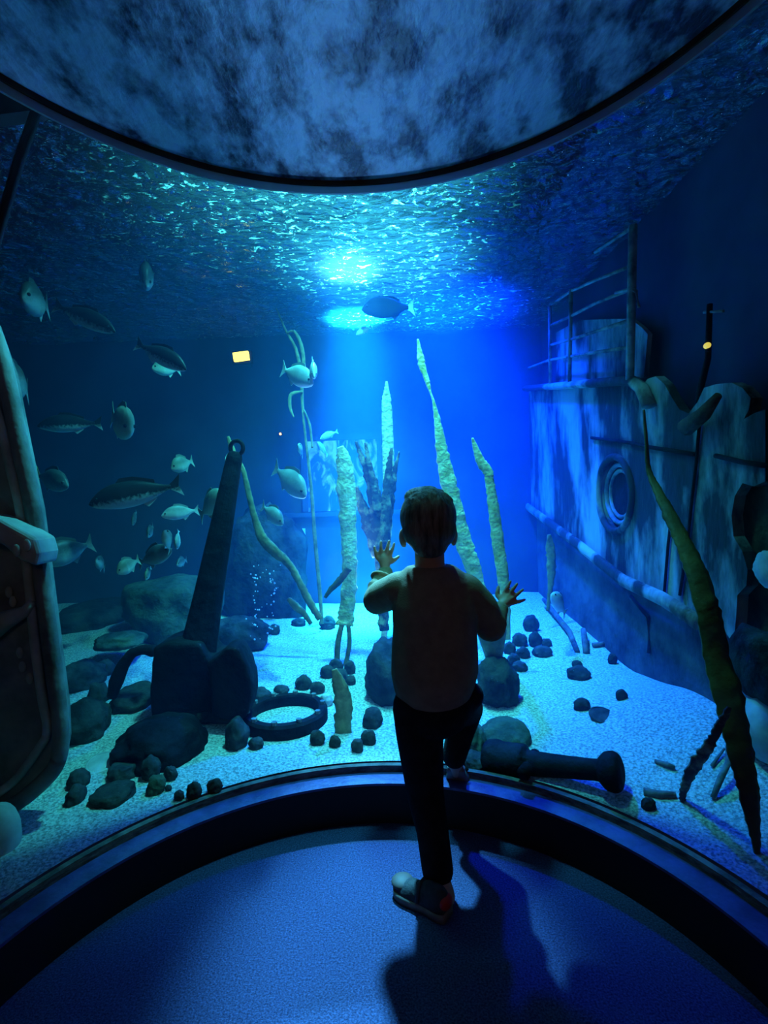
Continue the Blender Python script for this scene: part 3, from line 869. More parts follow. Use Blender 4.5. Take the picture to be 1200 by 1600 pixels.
# ------------------------------------------------------------------ weeds
def ribbon(pts, Ys, m, name, label, cat='kelp', ruffle=0.25, X=None, group=None, thick=0.006, facing=None):
    """a strap-like blade along pixel path (u, v, width px)"""
    pts = [(u, v, w_, (Ys if not hasattr(Ys, '__len__') else Ys[0] + (Ys[1] - Ys[0]) * i / (len(pts) - 1))) for i, (u, v, w_) in enumerate(pts)]
    sm = catmull(pts, 8)
    bm = bmesh.new()
    rings = []
    K = 5
    for i, (u, v, wpx, Y) in enumerate(sm):
        c = PX(u, v, X) if X is not None else P(u, v, Y)
        hw = max(wpx, 1.5) / F * c.y / 2
        row_f, row_b = [], []
        q0 = sm[max(i - 1, 0)]; q1 = sm[min(i + 1, len(sm) - 1)]
        tu, tv = q1[0] - q0[0], q1[1] - q0[1]
        l = math.hypot(tu, tv) or 1
        s = Vector((-tv / l, 0, -tu / l))
        if s.x < 0: s = -s
        for k in range(K):
            t = k / (K - 1) * 2 - 1
            ed = 1 + (ruffle * (mnoise.noise(Vector((i * 0.9, k * 7.0, u * 0.01))) if abs(t) > 0.9 else 0))
            d = s * (hw * t * ed) + Vector((0, (0.25 * hw) * t * t + hw * ruffle * 0.8 * mnoise.noise(Vector((i * 0.55, t * 2.0, v * 0.01))), 0))
            row_f.append(bm.verts.new(c + d + Vector((0, -thick / 2, 0))))
            row_b.append(bm.verts.new(c + d + Vector((0, thick / 2, 0))))
        rings.append(row_f + row_b[::-1])
    n = 2 * K
    for A, B in zip(rings, rings[1:]):
        for k in range(n):
            bm.faces.new((A[k], A[(k + 1) % n], B[(k + 1) % n], B[k]))
    bm.faces.new(rings[0]); bm.faces.new(rings[-1][::-1])
    bmesh.ops.recalc_face_normals(bm, faces=bm.faces[:])
    return bm, (PX(sm[-1][0], sm[-1][1], X) if X is not None else P(sm[-1][0], sm[-1][1], sm[-1][3]))

def kelp(pts, Ys, m, label, cat='kelp', name='kelp_frond', ruffle=0.25, X=None, group=None, thick=0.006):
    bm, base = ribbon(pts, Ys, m, name, label, cat, ruffle, X, group, thick)
    o = mesh_obj(name, bm, m)
    origin_to(o, base)
    return tag(o, label, cat, group)

# broad pale frond with its stalks
bm, base = ribbon([(531, 698, 10), (537, 720, 24), (541, 770, 29), (545, 840, 25), (546, 900, 25), (542, 950, 25), (538, 978, 28)], 2.5, None, '', '')
kf = empty('kelp_frond', base, 'broad pale yellow kelp frond left of the child', 'kelp')
mesh_obj('blade', bm, M_kelp_pale, kf)
for pts in ([(534, 976, 8), (528, 1005, 9), (526, 1040, 9)], [(544, 976, 7), (546, 1005, 7), (540, 1040, 8)]):
    bm, base = ribbon(pts, 2.5, None, '', '', ruffle=0.1); mesh_obj('stalk', bm, M_kelp_thin, kf)
bm, base = ribbon([(545, 888, 10), (530, 908, 11), (516, 922, 8), (508, 934, 5)], 2.46, None, '', ''); mesh_obj('side_leaf', bm, M_kelp_olive, kf)
kelp([(604, 596, 3), (604, 612, 9), (604, 630, 15), (606, 690, 18), (607, 740, 18), (606, 800, 16), (604, 860, 14), (602, 950, 12), (600, 1000, 10)], 2.75, M_kelp_pale, 'upright pale kelp strap above the brown branching weed')
kelp([(653, 530, 3), (656, 550, 8), (659, 568, 12), (664, 585, 8), (669, 600, 7), (673, 614, 3), (677, 626, 4), (683, 655, 10), (690, 700, 18), (700, 750, 25), (712, 800, 27), (726, 850, 26), (740, 890, 24), (752, 940, 20), (760, 1010, 16)],
     2.45, M_kelp_pale, 'long tapering pale kelp strap behind the child reaching highest')
kelp([(738, 684, 3), (743, 700, 9), (752, 722, 14), (763, 738, 16), (765, 752, 14), (771, 790, 17), (779, 850, 19), (786, 900, 18), (790, 940, 15), (792, 1000, 12)],
     2.35, M_kelp_pale, 'pale serrated kelp strap above the right hand')
kelp([(858, 835, 5), (861, 860, 14), (862, 890, 14), (860, 920, 8), (856, 955, 5)], 2.9, M_kelp_thin, 'small faint kelp frond before the wreck at far right')
kelp([(356, 682, 4), (361, 698, 8), (370, 716, 6), (380, 735, 7), (388, 770, 9), (398, 810, 10), (410, 842, 16), (430, 862, 16), (452, 882, 12), (468, 910, 11), (482, 938, 12), (500, 968, 10)],
     2.6, M_kelp_thin, 'thin branching weed arching from the rock column to the sand', name='seaweed', cat='seaweed')
kelp([(450, 935, 6), (462, 948, 12), (474, 958, 10), (486, 975, 6)], 2.62, M_kelp_thin, 'short pale weed leaf on the far sand', name='seaweed', cat='seaweed')
bm, base = ribbon([(432, 482, 2), (446, 515, 3), (462, 545, 5), (470, 585, 6), (473, 640, 4), (478, 690, 4), (486, 760, 5), (492, 840, 6), (500, 930, 6), (503, 975, 6)], 3.05, None, '', '')
tw = empty('seaweed', base, 'tall thin twisted weed before the dark back wall with curled side branches', 'seaweed')
mesh_obj('stem', bm, M_kelp_thin, tw)
for pts in ([(449, 520, 2), (460, 518, 4), (470, 538, 6), (474, 565, 6), (471, 588, 4)], [(473, 612, 3), (455, 616, 5), (453, 635, 5), (459, 652, 2)], [(475, 640, 2), (484, 665, 4), (488, 700, 3)]):
    bm, _b = ribbon(pts, 3.04, None, '', ''); mesh_obj('side_branch', bm, M_kelp_thin, tw)
kelp([(522, 1046, 8), (530, 1070, 22), (536, 1100, 28), (536, 1140, 27), (536, 1190, 22)], 1.86, M_kelp_thin, 'short yellowish weed standing close to the glass beside the child', name='seaweed', cat='seaweed')
kelp([(1006, 640, 3), (1010, 690, 5), (1014, 735, 8), (1030, 770, 14), (1048, 805, 20), (1070, 850, 26), (1092, 900, 34), (1110, 960, 38), (1124, 1030, 40), (1146, 1110, 46), (1164, 1190, 40), (1174, 1250, 30), (1182, 1312, 14), (1184, 1338, 8)],
     2.0, M_kelp_olive, 'long dark olive kelp sweeping down close to the right glass', X=0.86)
kelp([(1140, 1105, 6), (1128, 1130, 12), (1114, 1158, 15), (1096, 1184, 20), (1080, 1210, 18), (1068, 1240, 12), (1066, 1262, 5), (1067, 1290, 4)], 2.0, M_kelp_brown, 'ragged brown weed dangling left of the olive kelp', X=0.80, name='seaweed', cat='seaweed', ruffle=0.6)
kelp([(784, 1004, 6), (778, 1024, 10), (775, 1036, 8)], 2.2, M_kelp_pale, 'small bright yellow green leaf right of the child', name='seaweed', cat='seaweed')
# branching brown weed
bw = empty('branching_weed', P(596, 900, 2.6), 'brown purple branching weed rising behind the left hand', 'seaweed')
for pts in ([(556, 690, 4), (566, 716, 10), (578, 745, 18), (588, 790, 24), (596, 850, 24), (598, 920, 18), (600, 985, 16)], [(571, 692, 4), (576, 720, 8), (582, 748, 10), (590, 800, 14)],
            [(624, 706, 3), (617, 735, 8), (610, 770, 16), (602, 820, 20), (598, 880, 16)], [(612, 700, 4), (608, 730, 10), (604, 780, 16), (600, 850, 14)],
            [(556, 760, 5), (566, 790, 16), (578, 825, 22), (590, 870, 18)]):
    bm, base = ribbon(pts, 2.6 + random.uniform(-0.05, 0.05), None, '', '', ruffle=0.5, thick=0.03)
    mesh_obj('branch', bm, M_kelp_brown, bw)
# sponge right of the child
sp_c = P(774, 1052, 2.16)
bm = bmesh.new()
add_tube(bm, pp([(766, 972), (768, 984), (770, 1006), (772, 1030), (774, 1052)], 2.16), [0.04, 0.066, 0.052, 0.036, 0.046], 16)
o = mesh_obj('tube_sponge', bm, M_kelp_thin); origin_to(o, sp_c); remesh(o, 0.012, 3)
tag(o, 'pale vase shaped sponge half hidden by the child on the right', 'sponge')

# bubbles before the rock column
bm = bmesh.new()
for _ in range(70):
    v = random.uniform(880, 1000)
    u = random.choice((396, 404, 428, 424)) + random.gauss(0, 5)
    add_ball(bm, P(u, v, 2.62 + random.uniform(-0.03, 0.03)), random.uniform(0.002, 0.0055), seg=8, rings=6)
o = mesh_obj('bubbles', bm, M_white); tag(o, 'stream of small silver bubbles before the rock column', 'bubbles', kind='stuff')

# ------------------------------------------------------------------ lamps and sign on the far wall
p = P(377, 557, 3.45)
o = empty('wall_lamp', p, 'bright yellow rectangular lamp glowing on the dark back wall', 'lamp')
bm = bmesh.new(); add_box(bm, p, (0.10, 0.03, 0.055), Matrix.Rotation(rad(-6), 3, 'Y')); mesh_obj('lamp_glass', bm, M_yellow, o, False)
bm = bmesh.new(); add_box(bm, p + Vector((0, 0.035, 0)), (0.13, 0.04, 0.08)); add_tube(bm, [p + Vector((0, 0.05, 0)), p + Vector((0, 0.25, 0))], 0.012, 8); mesh_obj('lamp_housing', bm, M_iron, o, False)
p = P(438, 678, 3.66)
o = empty('indicator_light', p, 'tiny orange light point low on the back wall', 'light')
bm = bmesh.new(); add_ball(bm, p, 0.008); mesh_obj('bulb', bm, M_orange, o)
bm = bmesh.new(); add_tube(bm, [p + Vector((0, 0.004, 0)), p + Vector((0, 0.05, 0))], 0.012, 10); mesh_obj('socket', bm, M_iron, o)
q = P(465, 831, 3.66)
o = empty('wall_sign', q, 'small pale blank plate below the far window', 'sign')
bm = bmesh.new(); add_box(bm, q, (0.11, 0.012, 0.045)); mesh_obj('plate', bm, M_sign, o, False)

# ------------------------------------------------------------------ fish
def fish(nose, tail, Yn, Yt, deep, label, m, fat=0.45, tail_m=None, group='fish swimming in the tank', hide_fins=False, name='fish', fork=0.5, dorsal=0.35):
    """nose and tail tip as pixels and distances; deep = body height / length"""
    a, b = P(*nose, Yn), P(*tail, Yt)
    Lg = (a - b).length
    t = (a - b).normalized()
    z = Vector((0, 0, 1)); z = (z - t * z.dot(t)).normalized()
    y = z.cross(t)
    R = Matrix((t, y, z)).transposed().to_4x4()
    R.translation = (a + b) / 2
    root = bpy.data.objects.new(name, None)
    root.empty_display_size = 0.05
    COL.objects.link(root)
    root.matrix_world = R
    root.scale = (Lg, Lg, Lg)
    tag(root, label, 'fish', group)
    H = deep
    def part(nm, bm, mm, smooth=True):
        me = bpy.data.meshes.new(nm); bm.to_mesh(me); bm.free()
        for p_ in me.polygons: p_.use_smooth = smooth
        me.materials.append(mm)
        o_ = bpy.data.objects.new(nm, me); COL.objects.link(o_); o_.parent = root
        return o_
    # body, nose at +0.5
    prof = [(0.50, 0.03, -0.02), (0.485, 0.16, -0.02), (0.45, 0.36, -0.015), (0.38, 0.62, 0.0), (0.28, 0.86, 0.01), (0.16, 0.98, 0.01), (0.04, 0.98, 0.01), (-0.08, 0.84, 0.005), (-0.18, 0.62, 0.0), (-0.26, 0.40, 0.0), (-0.32, 0.25, 0.0), (-0.36, 0.20, 0.0), (-0.38, 0.16, 0)]
    prof = catmull(prof, 3)
    bm = bmesh.new()
    rings = []
    S = 18
    for x_, h_, off in prof:
        hz = h_ * H / 2
        hy = hz * fat * (1.15 if x_ > 0.1 else 1.0)
        rings.append([bm.verts.new((x_, hy * math.cos(q_), off * H * 3 + hz * math.sin(q_))) for q_ in [2 * math.pi * k / S for k in range(S)]])
    for A, B in zip(rings, rings[1:]):
        for k in range(S):
            bm.faces.new((A[k], A[(k + 1) % S], B[(k + 1) % S], B[k]))
    bm.faces.new(rings[0][::-1]); bm.faces.new(rings[-1])
    bmesh.ops.recalc_face_normals(bm, faces=bm.faces[:])
    part('body', bm, m)
    def fin(nm, pts, mm, th=0.008, plane='xz', off=(0, 0, 0)):
        bm = bmesh.new()
        vs = [Vector((x_, -th / 2, z_)) for x_, z_ in pts]
        add_prism(bm, vs, (0, th, 0))
        if plane != 'xz':
            bmesh.ops.rotate(bm, verts=bm.verts[:], cent=(0, 0, 0), matrix=Matrix.Rotation(plane, 3, 'X'))
        bmesh.ops.translate(bm, verts=bm.verts[:], vec=off)
        bmesh.ops.recalc_face_normals(bm, faces=bm.faces[:])
        part(nm, bm, mm, False)
    th = H * 0.42
    fin('tail_fin', [(-0.36, H * 0.085), (-0.42, th * 0.5), (-0.5, th), (-0.485, th * 0.55), (-0.5 + 0.07 * fork, 0), (-0.485, -th * 0.55), (-0.5, -th), (-0.42, -th * 0.5), (-0.36, -H * 0.085)], tail_m or m)
    top = H * 0.5
    fin('dorsal_fin', [(0.20, top * 0.92), (0.14, top + H * dorsal * 0.45), (0.0, top + H * dorsal * 0.40), (-0.14, top * 0.75 + H * dorsal * 0.32), (-0.22, top * 0.62 + H * dorsal * 0.2), (-0.22, top * 0.42), (-0.05, top * 0.8), (0.1, top * 0.92)], m)
    fin('anal_fin', [(-0.05, -top * 0.86), (-0.10, -top * 0.85 - H * 0.14), (-0.20, -top * 0.55 - H * 0.06), (-0.20, -top * 0.4), (-0.12, -top * 0.6)], m)
    for sgn in (1, -1):
        fin('pectoral_fin', [(0.24, 0.0), (0.14, -H * 0.02), (0.06, -H * 0.12), (0.12, -H * 0.14), (0.2, -H * 0.06)], m, 0.006, rad(28 * sgn), (0, -sgn * H * 0.5 * fat * 1.0, -H * 0.08))
        bm = bmesh.new(); add_ball(bm, (0.405, sgn * H * 0.25 * fat * 1.05, H * 0.07), H * 0.055, seg=10, rings=8); part('eye', bm, M_eye)
    return root

G = 'fish swimming in the tank'
fish((565, 482), (648, 480), 3.0, 3.05, 0.40, 'large dark fish silhouetted against the bright water surface', M_fsilhouette, 0.4, M_fpale)
fish((556, 523), (581, 510), 3.05, 3.07, 0.34, 'small brilliant white fish just under the large dark silhouetted fish', M_fpale)
fish((138, 786), (284, 757), 2.00, 2.10, 0.31, 'largest fish on the left, long dark backed with pale belly', M_fdark, 0.45)
fish((58, 664), (160, 661), 2.15, 2.2, 0.30, 'dark backed fish swimming left below the school top', M_fdark, 0.45)
fish((181, 517), (84, 476), 2.05, 2.12, 0.24, 'dark slim fish slanting down to the right at upper left', M_fdark, 0.45)
fish((292, 576), (212, 536), 2.05, 2.12, 0.28, 'dark backed fish slanting down right above a teal fish', M_fdark, 0.45)
fish((237, 574), (282, 578), 2.25, 2.35, 0.52, 'round teal fish tucked under the dark slanting fish', M_fteal)
fish((205, 672), (174, 648), 2.15, 2.3, 0.62, 'small deep bodied teal fish right of the dark backed left swimmer', M_fteal)
fish((107, 758), (56, 742), 2.15, 2.25, 0.42, 'dark little fish with a bright yellow green tail', M_fgrey, 0.45, M_fyellow)
fish((267, 731), (302, 720), 2.3, 2.4, 0.60, 'small teal fish above the tail of the largest fish', M_fteal)
fish((252, 805), (311, 797), 2.2, 2.28, 0.40, 'bright silver fish below the tail of the largest fish', M_fpale)
fish((350, 770), (312, 806), 2.3, 2.45, 0.45, 'pale fish turning upward beside the anchor shank', M_fteal)
fish((352, 716), (374, 724), 2.35, 2.45, 0.62, 'tiny bright fish at the top of the anchor', M_fpale)
fish((479, 774), (428, 730), 2.35, 2.5, 0.44, 'bright silver fish diving right before the rock column', M_fpale)
fish((443, 818), (409, 790), 2.4, 2.5, 0.46, 'small bright fish diving right above the rock column', M_fpale)
fish((490, 598), (440, 576), 2.4, 2.55, 0.40, 'silver fish swimming right beside the thin weed', M_fpale)
fish((491, 588), (488, 566), 2.35, 2.55, 0.30, 'thin pale fish seen edge on right of the silver fish', M_fpale)
fish((60, 878), (146, 848), 1.95, 2.1, 0.50, 'big blurred blue grey fish behind the hatch bracket', M_fgrey, 0.45)
fish((257, 828), (266, 862), 2.25, 2.3, 0.68, 'left fish of an overlapping teal pair', M_fteal)
fish((276, 858), (279, 828), 2.32, 2.36, 0.55, 'right and brighter fish of the overlapping teal pair', M_fpale)
fish((182, 894), (218, 874), 2.2, 2.3, 0.58, 'round teal fish heading down left, lowest of the school', M_fteal)
fish((268, 858), (216, 880), 2.3, 2.4, 0.38, 'grey fish heading up right beside the lowest round fish', M_fgrey)
fish((227, 905), (236, 885), 2.3, 2.4, 0.40, 'tiny pale fish under the grey up right swimmer', M_fteal)
fish((231, 838), (239, 820), 2.6, 2.7, 0.50, 'tiny dim fish left of the teal pair', M_fgrey)
fish((207, 820), (213, 798), 2.6, 2.7, 0.36, 'faint tiny fish under the belly of the largest fish', M_fgrey)
fish((150, 874), (164, 888), 2.6, 2.7, 0.60, 'faint tiny fish right of the blurred blue grey fish', M_fgrey)
fish((276, 882), (292, 874), 2.6, 2.7, 0.50, 'faint tiny fish below the teal pair', M_fgrey)
fish((229, 446), (228, 412), 2.3, 2.45, 0.52, 'small pale fish head down near the water surface at upper left', M_fgrey)
fish((34, 462), (76, 480), 1.9, 2.1, 0.62, 'round blue fish at the far upper left', M_fgrey)
fish((8, 586), (44, 612), 1.85, 2.1, 0.50, 'dim blue fish above the hatch at the left edge', M_fgrey)
fish((862, 927), (884, 960), 2.5, 2.6, 0.44, 'white fish turned upward right of the right hand', M_fpale)
fish((500, 685), (528, 674), 3.2, 3.3, 0.26, 'thin pale fish above the bright far window', M_fpale)
fish((496, 690), (512, 712), 3.2, 3.3, 0.30, 'second pale fish at the top of the bright far window', M_fpale)
fish((466, 694), (473, 712), 2.9, 3.0, 0.50, 'leaf shaped pale fish left of the bright far window', M_fteal)

# ------------------------------------------------------------------ child
child_base = Vector((0.10, 1.28, 0.0))
child = empty('person', child_base, 'small child in a beige sweatshirt and dark trousers pressing both hands on the glass', 'person')
# joints
Yt = 1.43
hipL = P(652, 1105, 1.415); hipR = P(700, 1100, 1.44)
kneeL = P(664, 1235, 1.375); ankL = P(684, 1366, 1.285)
kneeR = P(728, 1106, 1.535); ankR = P(710, 1183, 1.535)
pelvis = P(674, 1085, 1.425)
belly = P(676, 1020, 1.435); chest = P(678, 950, 1.455); neck = P(672, 888, 1.475); skull = P(669, 818, 1.485)
shL = P(618, 918, 1.475); shR = P(733, 922, 1.465)
elL = P(589, 938, 1.570); wrL = P(602, 892, 1.640)
elR = P(766, 978, 1.490); wrR = P(781, 949, 1.525)

def hand(bm, wrist, palm, bases, tips, thumb_b, thumb_t, back):
    """palm slab and five separate bent fingers; back = direction away from the glass"""
    back = Vector(back).normalized()
    for b in bases[0::1]:
        add_cap(bm, wrist.lerp(palm, 0.35), b, 0.0085, 0.0072, 10, 4)
    add_ball(bm, palm, (0.020, 0.009, 0.022))
    add_cap(bm, wrist, palm, 0.016, 0.017, 12, 4)
    for b, t in zip(bases, tips):
        mid = b.lerp(t, 0.5) + back * 0.004
        add_chain(bm, [b, mid, t], [0.0068, 0.0062, 0.0048], 10)
    m_ = thumb_b.lerp(thumb_t, 0.5) + back * 0.003
    add_chain(bm, [wrist.lerp(palm, 0.6), thumb_b, m_, thumb_t], [0.010, 0.0085, 0.0072, 0.0055], 10)

bm = bmesh.new()
# head
Rh = Matrix.Rotation(rad(-6), 3, 'X')
add_ball(bm, skull + Vector((0, 0.005, 0.012)), (0.072, 0.086, 0.082), Rh, 32, 24)
add_ball(bm, skull + Vector((0, 0.038, -0.042)), (0.052, 0.050, 0.056), Rh, 24, 18)      # face and jaw
add_ball(bm, skull + Vector((0, 0.090, -0.030)), (0.010, 0.013, 0.012))                      # nose
add_ball(bm, skull + Vector((0.034, 0.066, -0.042)), (0.020, 0.018, 0.020)); add_ball(bm, skull + Vector((-0.034, 0.066, -0.042)), (0.020, 0.018, 0.020))
add_ball(bm, skull + Vector((0, 0.070, -0.082)), (0.016, 0.014, 0.012))                      # chin
for s in (1, -1):                                                                             # ears
    Re = Matrix.Rotation(rad(-28 * s), 3, 'Z')
    add_ball(bm, skull + Vector((0.075 * s, 0.000, -0.038)), (0.008, 0.019, 0.027), Re)
    add_ball(bm, skull + Vector((0.073 * s, 0.003, -0.058)), (0.007, 0.012, 0.011), Re)
add_cap(bm, skull + Vector((0, -0.012, -0.04)), neck + Vector((0, 0, -0.02)), 0.044, 0.042)
# trunk
add_cap(bm, neck + Vector((0, 0, -0.03)), chest, 0.06, 0.085)
add_cap(bm, chest, belly, 0.088, 0.09); add_cap(bm, belly, pelvis, 0.09, 0.09)
add_chain(bm, [chest + Vector((-0.03, 0, 0.05)), shL, elL, wrL], [0.04, 0.036, 0.026, 0.017])
add_chain(bm, [chest + Vector((0.03, 0, 0.05)), shR, elR, wrR], [0.04, 0.036, 0.026, 0.017])
add_chain(bm, [hipL, kneeL, ankL, P(694, 1400, 1.255)], [0.068, 0.044, 0.028, 0.028])
add_chain(bm, [hipR, kneeR, ankR], [0.066, 0.044, 0.028])
add_chain(bm, [P(690, 1404, 1.255), P(640, 1385, 1.335)], [0.025, 0.022]); add_chain(bm, [ankR, P(713, 1205, 1.585)], [0.027, 0.02])
# hands against the glass
GI = BR - 0.007
g = lambda u, v: PG(u, v, GI)
hand(bm, wrL, PG(600, 873, BR - 0.012), [PG(588, 869, BR - .012), PG(595, 864, BR - .012), PG(603, 864, BR - .012), PG(610, 868, BR - .012)],
     [g(585, 854), g(595.5, 846), g(608, 845), g(616, 849)], PG(613, 877, BR - .012), g(623, 869.5), (0, -1, 0))
hand(bm, wrR, PG(793, 938, BR - 0.014), [PG(788, 926, BR - .012), PG(797, 927, BR - .012), PG(804, 932, BR - .012), PG(806, 941, BR - .012)],
     [g(798, 908), g(808, 912), g(817, 921), g(820, 937)], PG(777, 930, BR - .013), g(778.5, 917), (-0.4, -1, 0))
body = mesh_obj('body', bm, M_skin, child)
remesh(body, 0.0035, 5, 0.5)
# eyes and mouth
for s in (1, -1):
    bm = bmesh.new(); add_ball(bm, skull + Vector((0.028 * s, 0.078, -0.012)), (0.011, 0.008, 0.009)); e = mesh_obj('eye', bm, M_white, child)
    bm = bmesh.new(); add_ball(bm, skull + Vector((0.028 * s, 0.084, -0.012)), (0.005, 0.003, 0.005)); i_ = mesh_obj('iris', bm, M_eye, None)
    i_.parent = e
bm = bmesh.new(); add_ball(bm, skull + Vector((0, 0.082, -0.058)), (0.017, 0.006, 0.006)); mesh_obj('mouth', bm, M_lip, child)

# hair: short crop with a quiff
bm = bmesh.new()
add_ball(bm, skull + Vector((0, -0.004, 0.020)), (0.082, 0.094, 0.086), Rh, 32, 24)
add_ball(bm, skull + Vector((0.0, -0.030, -0.015)), (0.078, 0.070, 0.066), Rh, 28, 20)
add_ball(bm, skull + Vector((0.0, -0.040, -0.055)), (0.052, 0.048, 0.042), Rh)
add_ball(bm, skull + Vector((-0.006, 0.012, 0.074)), (0.062, 0.060, 0.034), Matrix.Rotation(rad(6), 3, 'Y'))
for k in range(60):
    a = random.uniform(0, 2 * math.pi); q_ = random.uniform(0.0, 0.62)
    d = Vector((math.cos(a) * math.sin(q_ * 1.6), math.sin(a) * math.sin(q_ * 1.6), math.cos(q_ * 1.6)))
    c = skull + Vector((0, -0.004, 0.020)) + Vector((d.x * 0.079, d.y * 0.090, d.z * 0.084))
    tdir = Vector((-d.y * 0.4 + random.uniform(-.3, .3) + 0.35, random.uniform(-.2, .3), -0.5)).normalized()
    add_cap(bm, c, c + tdir * 0.026, 0.007, 0.004, 8, 4)
# open the face
bmv = [v for v in bm.verts if (v.co - skull).y > 0.045 and (v.co - skull).z < 0.035]
for v in bmv:
    v.co.y = skull.y + 0.045
o = mesh_obj('hair', bm, M_hair, child); remesh(o, 0.004, 3, 0.5)

# sweatshirt
bm = bmesh.new()
add_ball(bm, neck + Vector((0, -0.002, -0.035)), (0.072, 0.06, 0.035))
def ring_body(bm, secs):
    """elliptic sections: centre, half width, half depth"""
    S = 32
    rings = []
    for c, hw, hd in secs:
        rings.append([bm.verts.new(c + Vector((hw * math.cos(a), hd * math.sin(a), 0))) for a in [2 * math.pi * k / S for k in range(S)]])
    for A, B in zip(rings, rings[1:]):
        for k in range(S):
            bm.faces.new((A[k], A[(k + 1) % S], B[(k + 1) % S], B[k]))
    bm.faces.new(rings[0][::-1]); bm.faces.new(rings[-1])
    bmesh.ops.recalc_face_normals(bm, faces=bm.faces[:])
def sec(u, v, Y, wpx, hd):
    return (P(u, v, Y), wpx / F * Y / 2, hd)
ring_body(bm, [sec(672, 884, 1.472, 74, 0.050), sec(674, 896, 1.470, 104, 0.062), sec(676, 912, 1.464, 124, 0.076), sec(678, 940, 1.455, 132, 0.092), sec(679, 980, 1.445, 132, 0.098),
               sec(679, 1020, 1.437, 137, 0.100), sec(679, 1050, 1.432, 138, 0.102), sec(678, 1072, 1.430, 128, 0.100), sec(677, 1088, 1.428, 116, 0.094), sec(677, 1096, 1.428, 112, 0.090)])
def sleeve(pts, rr):
    add_chain(bm, pts, rr, 20)
sleeve([chest + Vector((-0.05, 0.01, 0.035)), shL + Vector((0.012, 0, -0.005)), elL.lerp(shL, 0.35), elL, elL.lerp(wrL, 0.5), wrL + Vector((0, 0, -0.008))], [0.05, 0.052, 0.050, 0.044, 0.036, 0.026])
sleeve([chest + Vector((0.05, 0.01, 0.03)), shR + Vector((-0.012, 0, -0.005)), elR.lerp(shR, 0.5), elR, elR.lerp(wrR, 0.5), wrR + Vector((0, 0, -0.006))], [0.05, 0.054, 0.054, 0.046, 0.036, 0.026])
# folds at the sleeves
for c, ax in ((elL.lerp(wrL, 0.35), wrL - elL), (elL.lerp(wrL, 0.7), wrL - elL), (elR.lerp(wrR, 0.45), wrR - elR)):
    add_torus(bm, c, 0.036, 0.008, ax + Vector((0.02, 0, 0)), 24, 8)
o = mesh_obj('sweatshirt', bm, M_shirt, child); remesh(o, 0.005, 6, 0.5)
# trousers
bm = bmesh.new()
ring_body(bm, [sec(677, 1084, 1.428, 120, 0.088), sec(677, 1096, 1.428, 128, 0.096), sec(676, 1112, 1.425, 126, 0.098), sec(674, 1130, 1.42, 108, 0.086), sec(672, 1142, 1.42, 80, 0.06)])
add_chain(bm, [hipL + Vector((-0.002, 0, 0)), P(656, 1150, 1.40), kneeL, P(676, 1300, 1.33), ankL + Vector((0, 0, 0.012))], [0.068, 0.066, 0.052, 0.043, 0.041], 20)
add_chain(bm, [hipR + Vector((0.012, 0.0, 0.008)), kneeR, kneeR.lerp(ankR, 0.5), ankR + Vector((0, 0, 0.004))], [0.072, 0.052, 0.042, 0.037], 20)
add_ball(bm, P(737, 1086, 1.44), (0.034, 0.045, 0.036))
o = mesh_obj('trousers', bm, M_trouser, child); remesh(o, 0.005, 5, 0.5)

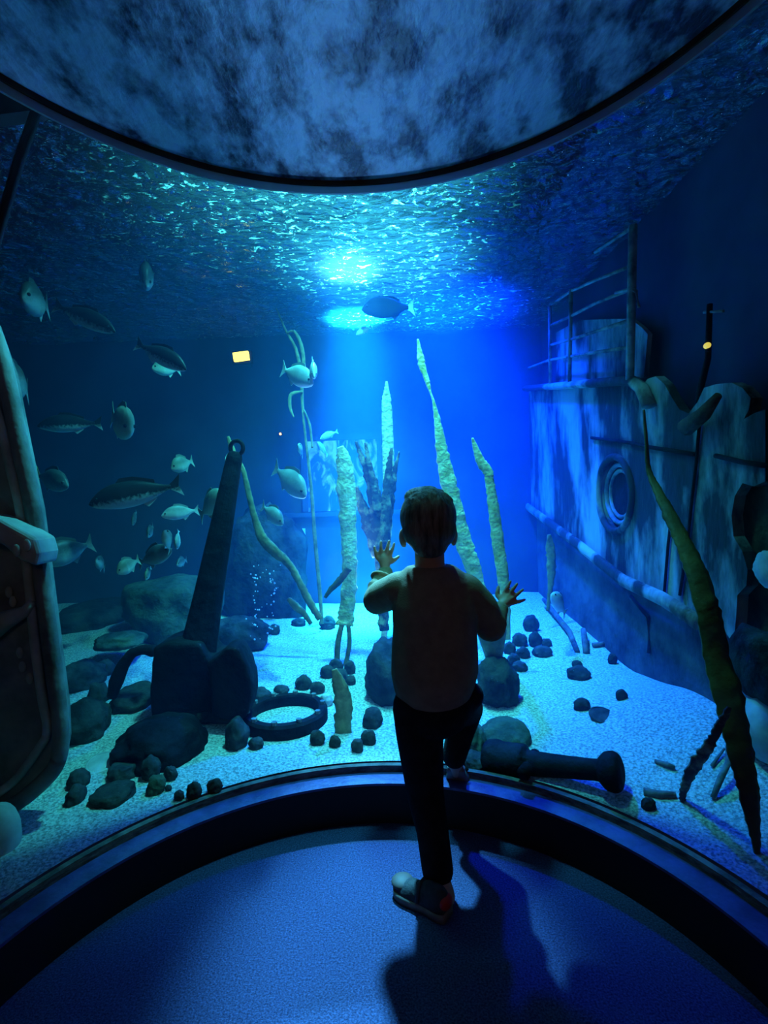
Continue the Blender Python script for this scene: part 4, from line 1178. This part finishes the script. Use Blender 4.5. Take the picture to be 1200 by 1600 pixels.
# shoes
def shoe(heel, toe, label, tilt=0.0):
    """heel and toe on the ground line"""
    heel, toe = Vector(heel), Vector(toe)
    t = (toe - heel).normalized()
    L_ = (toe - heel).length
    s = t.cross(Vector((0, 0, 1))).normalized()
    n = s.cross(t).normalized()
    W = lambda a, b, c: heel + t * (a * L_) + s * b + n * c
    root = bpy.data.objects.new('shoe', None)
    COL.objects.link(root); root.parent = child; root.location = heel - child.location
    root['label'] = label
    def sub(nm, bm, m):
        o_ = mesh_obj(nm, bm, m)
        o_.parent = root
        o_.location = -heel
        return o_
    def contour(k=1.0):
        pts = [(0.0, 0.020), (0.10, 0.028), (0.35, 0.027), (0.60, 0.033), (0.78, 0.036), (0.92, 0.028), (1.0, 0.010)]
        pts = catmull(pts, 3)
        return [(a, b * k) for a, b in pts] + [(a, -b * k) for a, b in reversed(pts)]
    bm = bmesh.new(); add_prism(bm, [W(a, b, 0.0) for a, b in contour()], n * 0.020); sub('sole', bm, M_sole)
    bm = bmesh.new()
    rings = []
    for a, hw, h in catmull([(0.02, 0.018, 0.058), (0.12, 0.026, 0.072), (0.35, 0.027, 0.070), (0.55, 0.030, 0.052), (0.75, 0.033, 0.042), (0.90, 0.026, 0.034), (0.97, 0.012, 0.026)], 3):
        rings.append([bm.verts.new(W(a, hw * math.cos(q_), 0.016 + (h - 0.016) * math.sin(q_))) for q_ in [math.pi * k / 12 for k in range(13)]])
    for A, B in zip(rings, rings[1:]):
        for k in range(12):
            bm.faces.new((A[k], A[k + 1], B[k + 1], B[k]))
        bm.faces.new((A[12], A[0], B[0], B[12]))
    bm.faces.new(rings[0]); bm.faces.new(rings[-1][::-1])
    bmesh.ops.recalc_face_normals(bm, faces=bm.faces[:])
    sub('upper', bm, M_shoe)
    bm = bmesh.new(); add_ball(bm, W(0.86, 0, 0.030), (0.030, 0.030, 0.012), Matrix((t, s, n)).transposed()); sub('toe_cap', bm, M_toecap)
    bm = bmesh.new(); add_ball(bm, W(0.04, 0, 0.040), (0.014, 0.022, 0.018), Matrix((t, s, n)).transposed()); sub('heel_patch', bm, M_red)
    bm = bmesh.new(); add_tube(bm, [W(0.45, 0.031, 0.025), W(0.47, 0.016, 0.060), W(0.47, -0.016, 0.060), W(0.45, -0.031, 0.025)], 0.006, 8); sub('strap', bm, M_shoe)
shoe(PZ(701, 1436, 0.0), PZ(619, 1388, 0.0), 'flat standing shoe with pale toe cap')
shoe(P(711, 1204, 1.545), P(716, 1226, 1.600), 'tipped up shoe with its toe on the step')
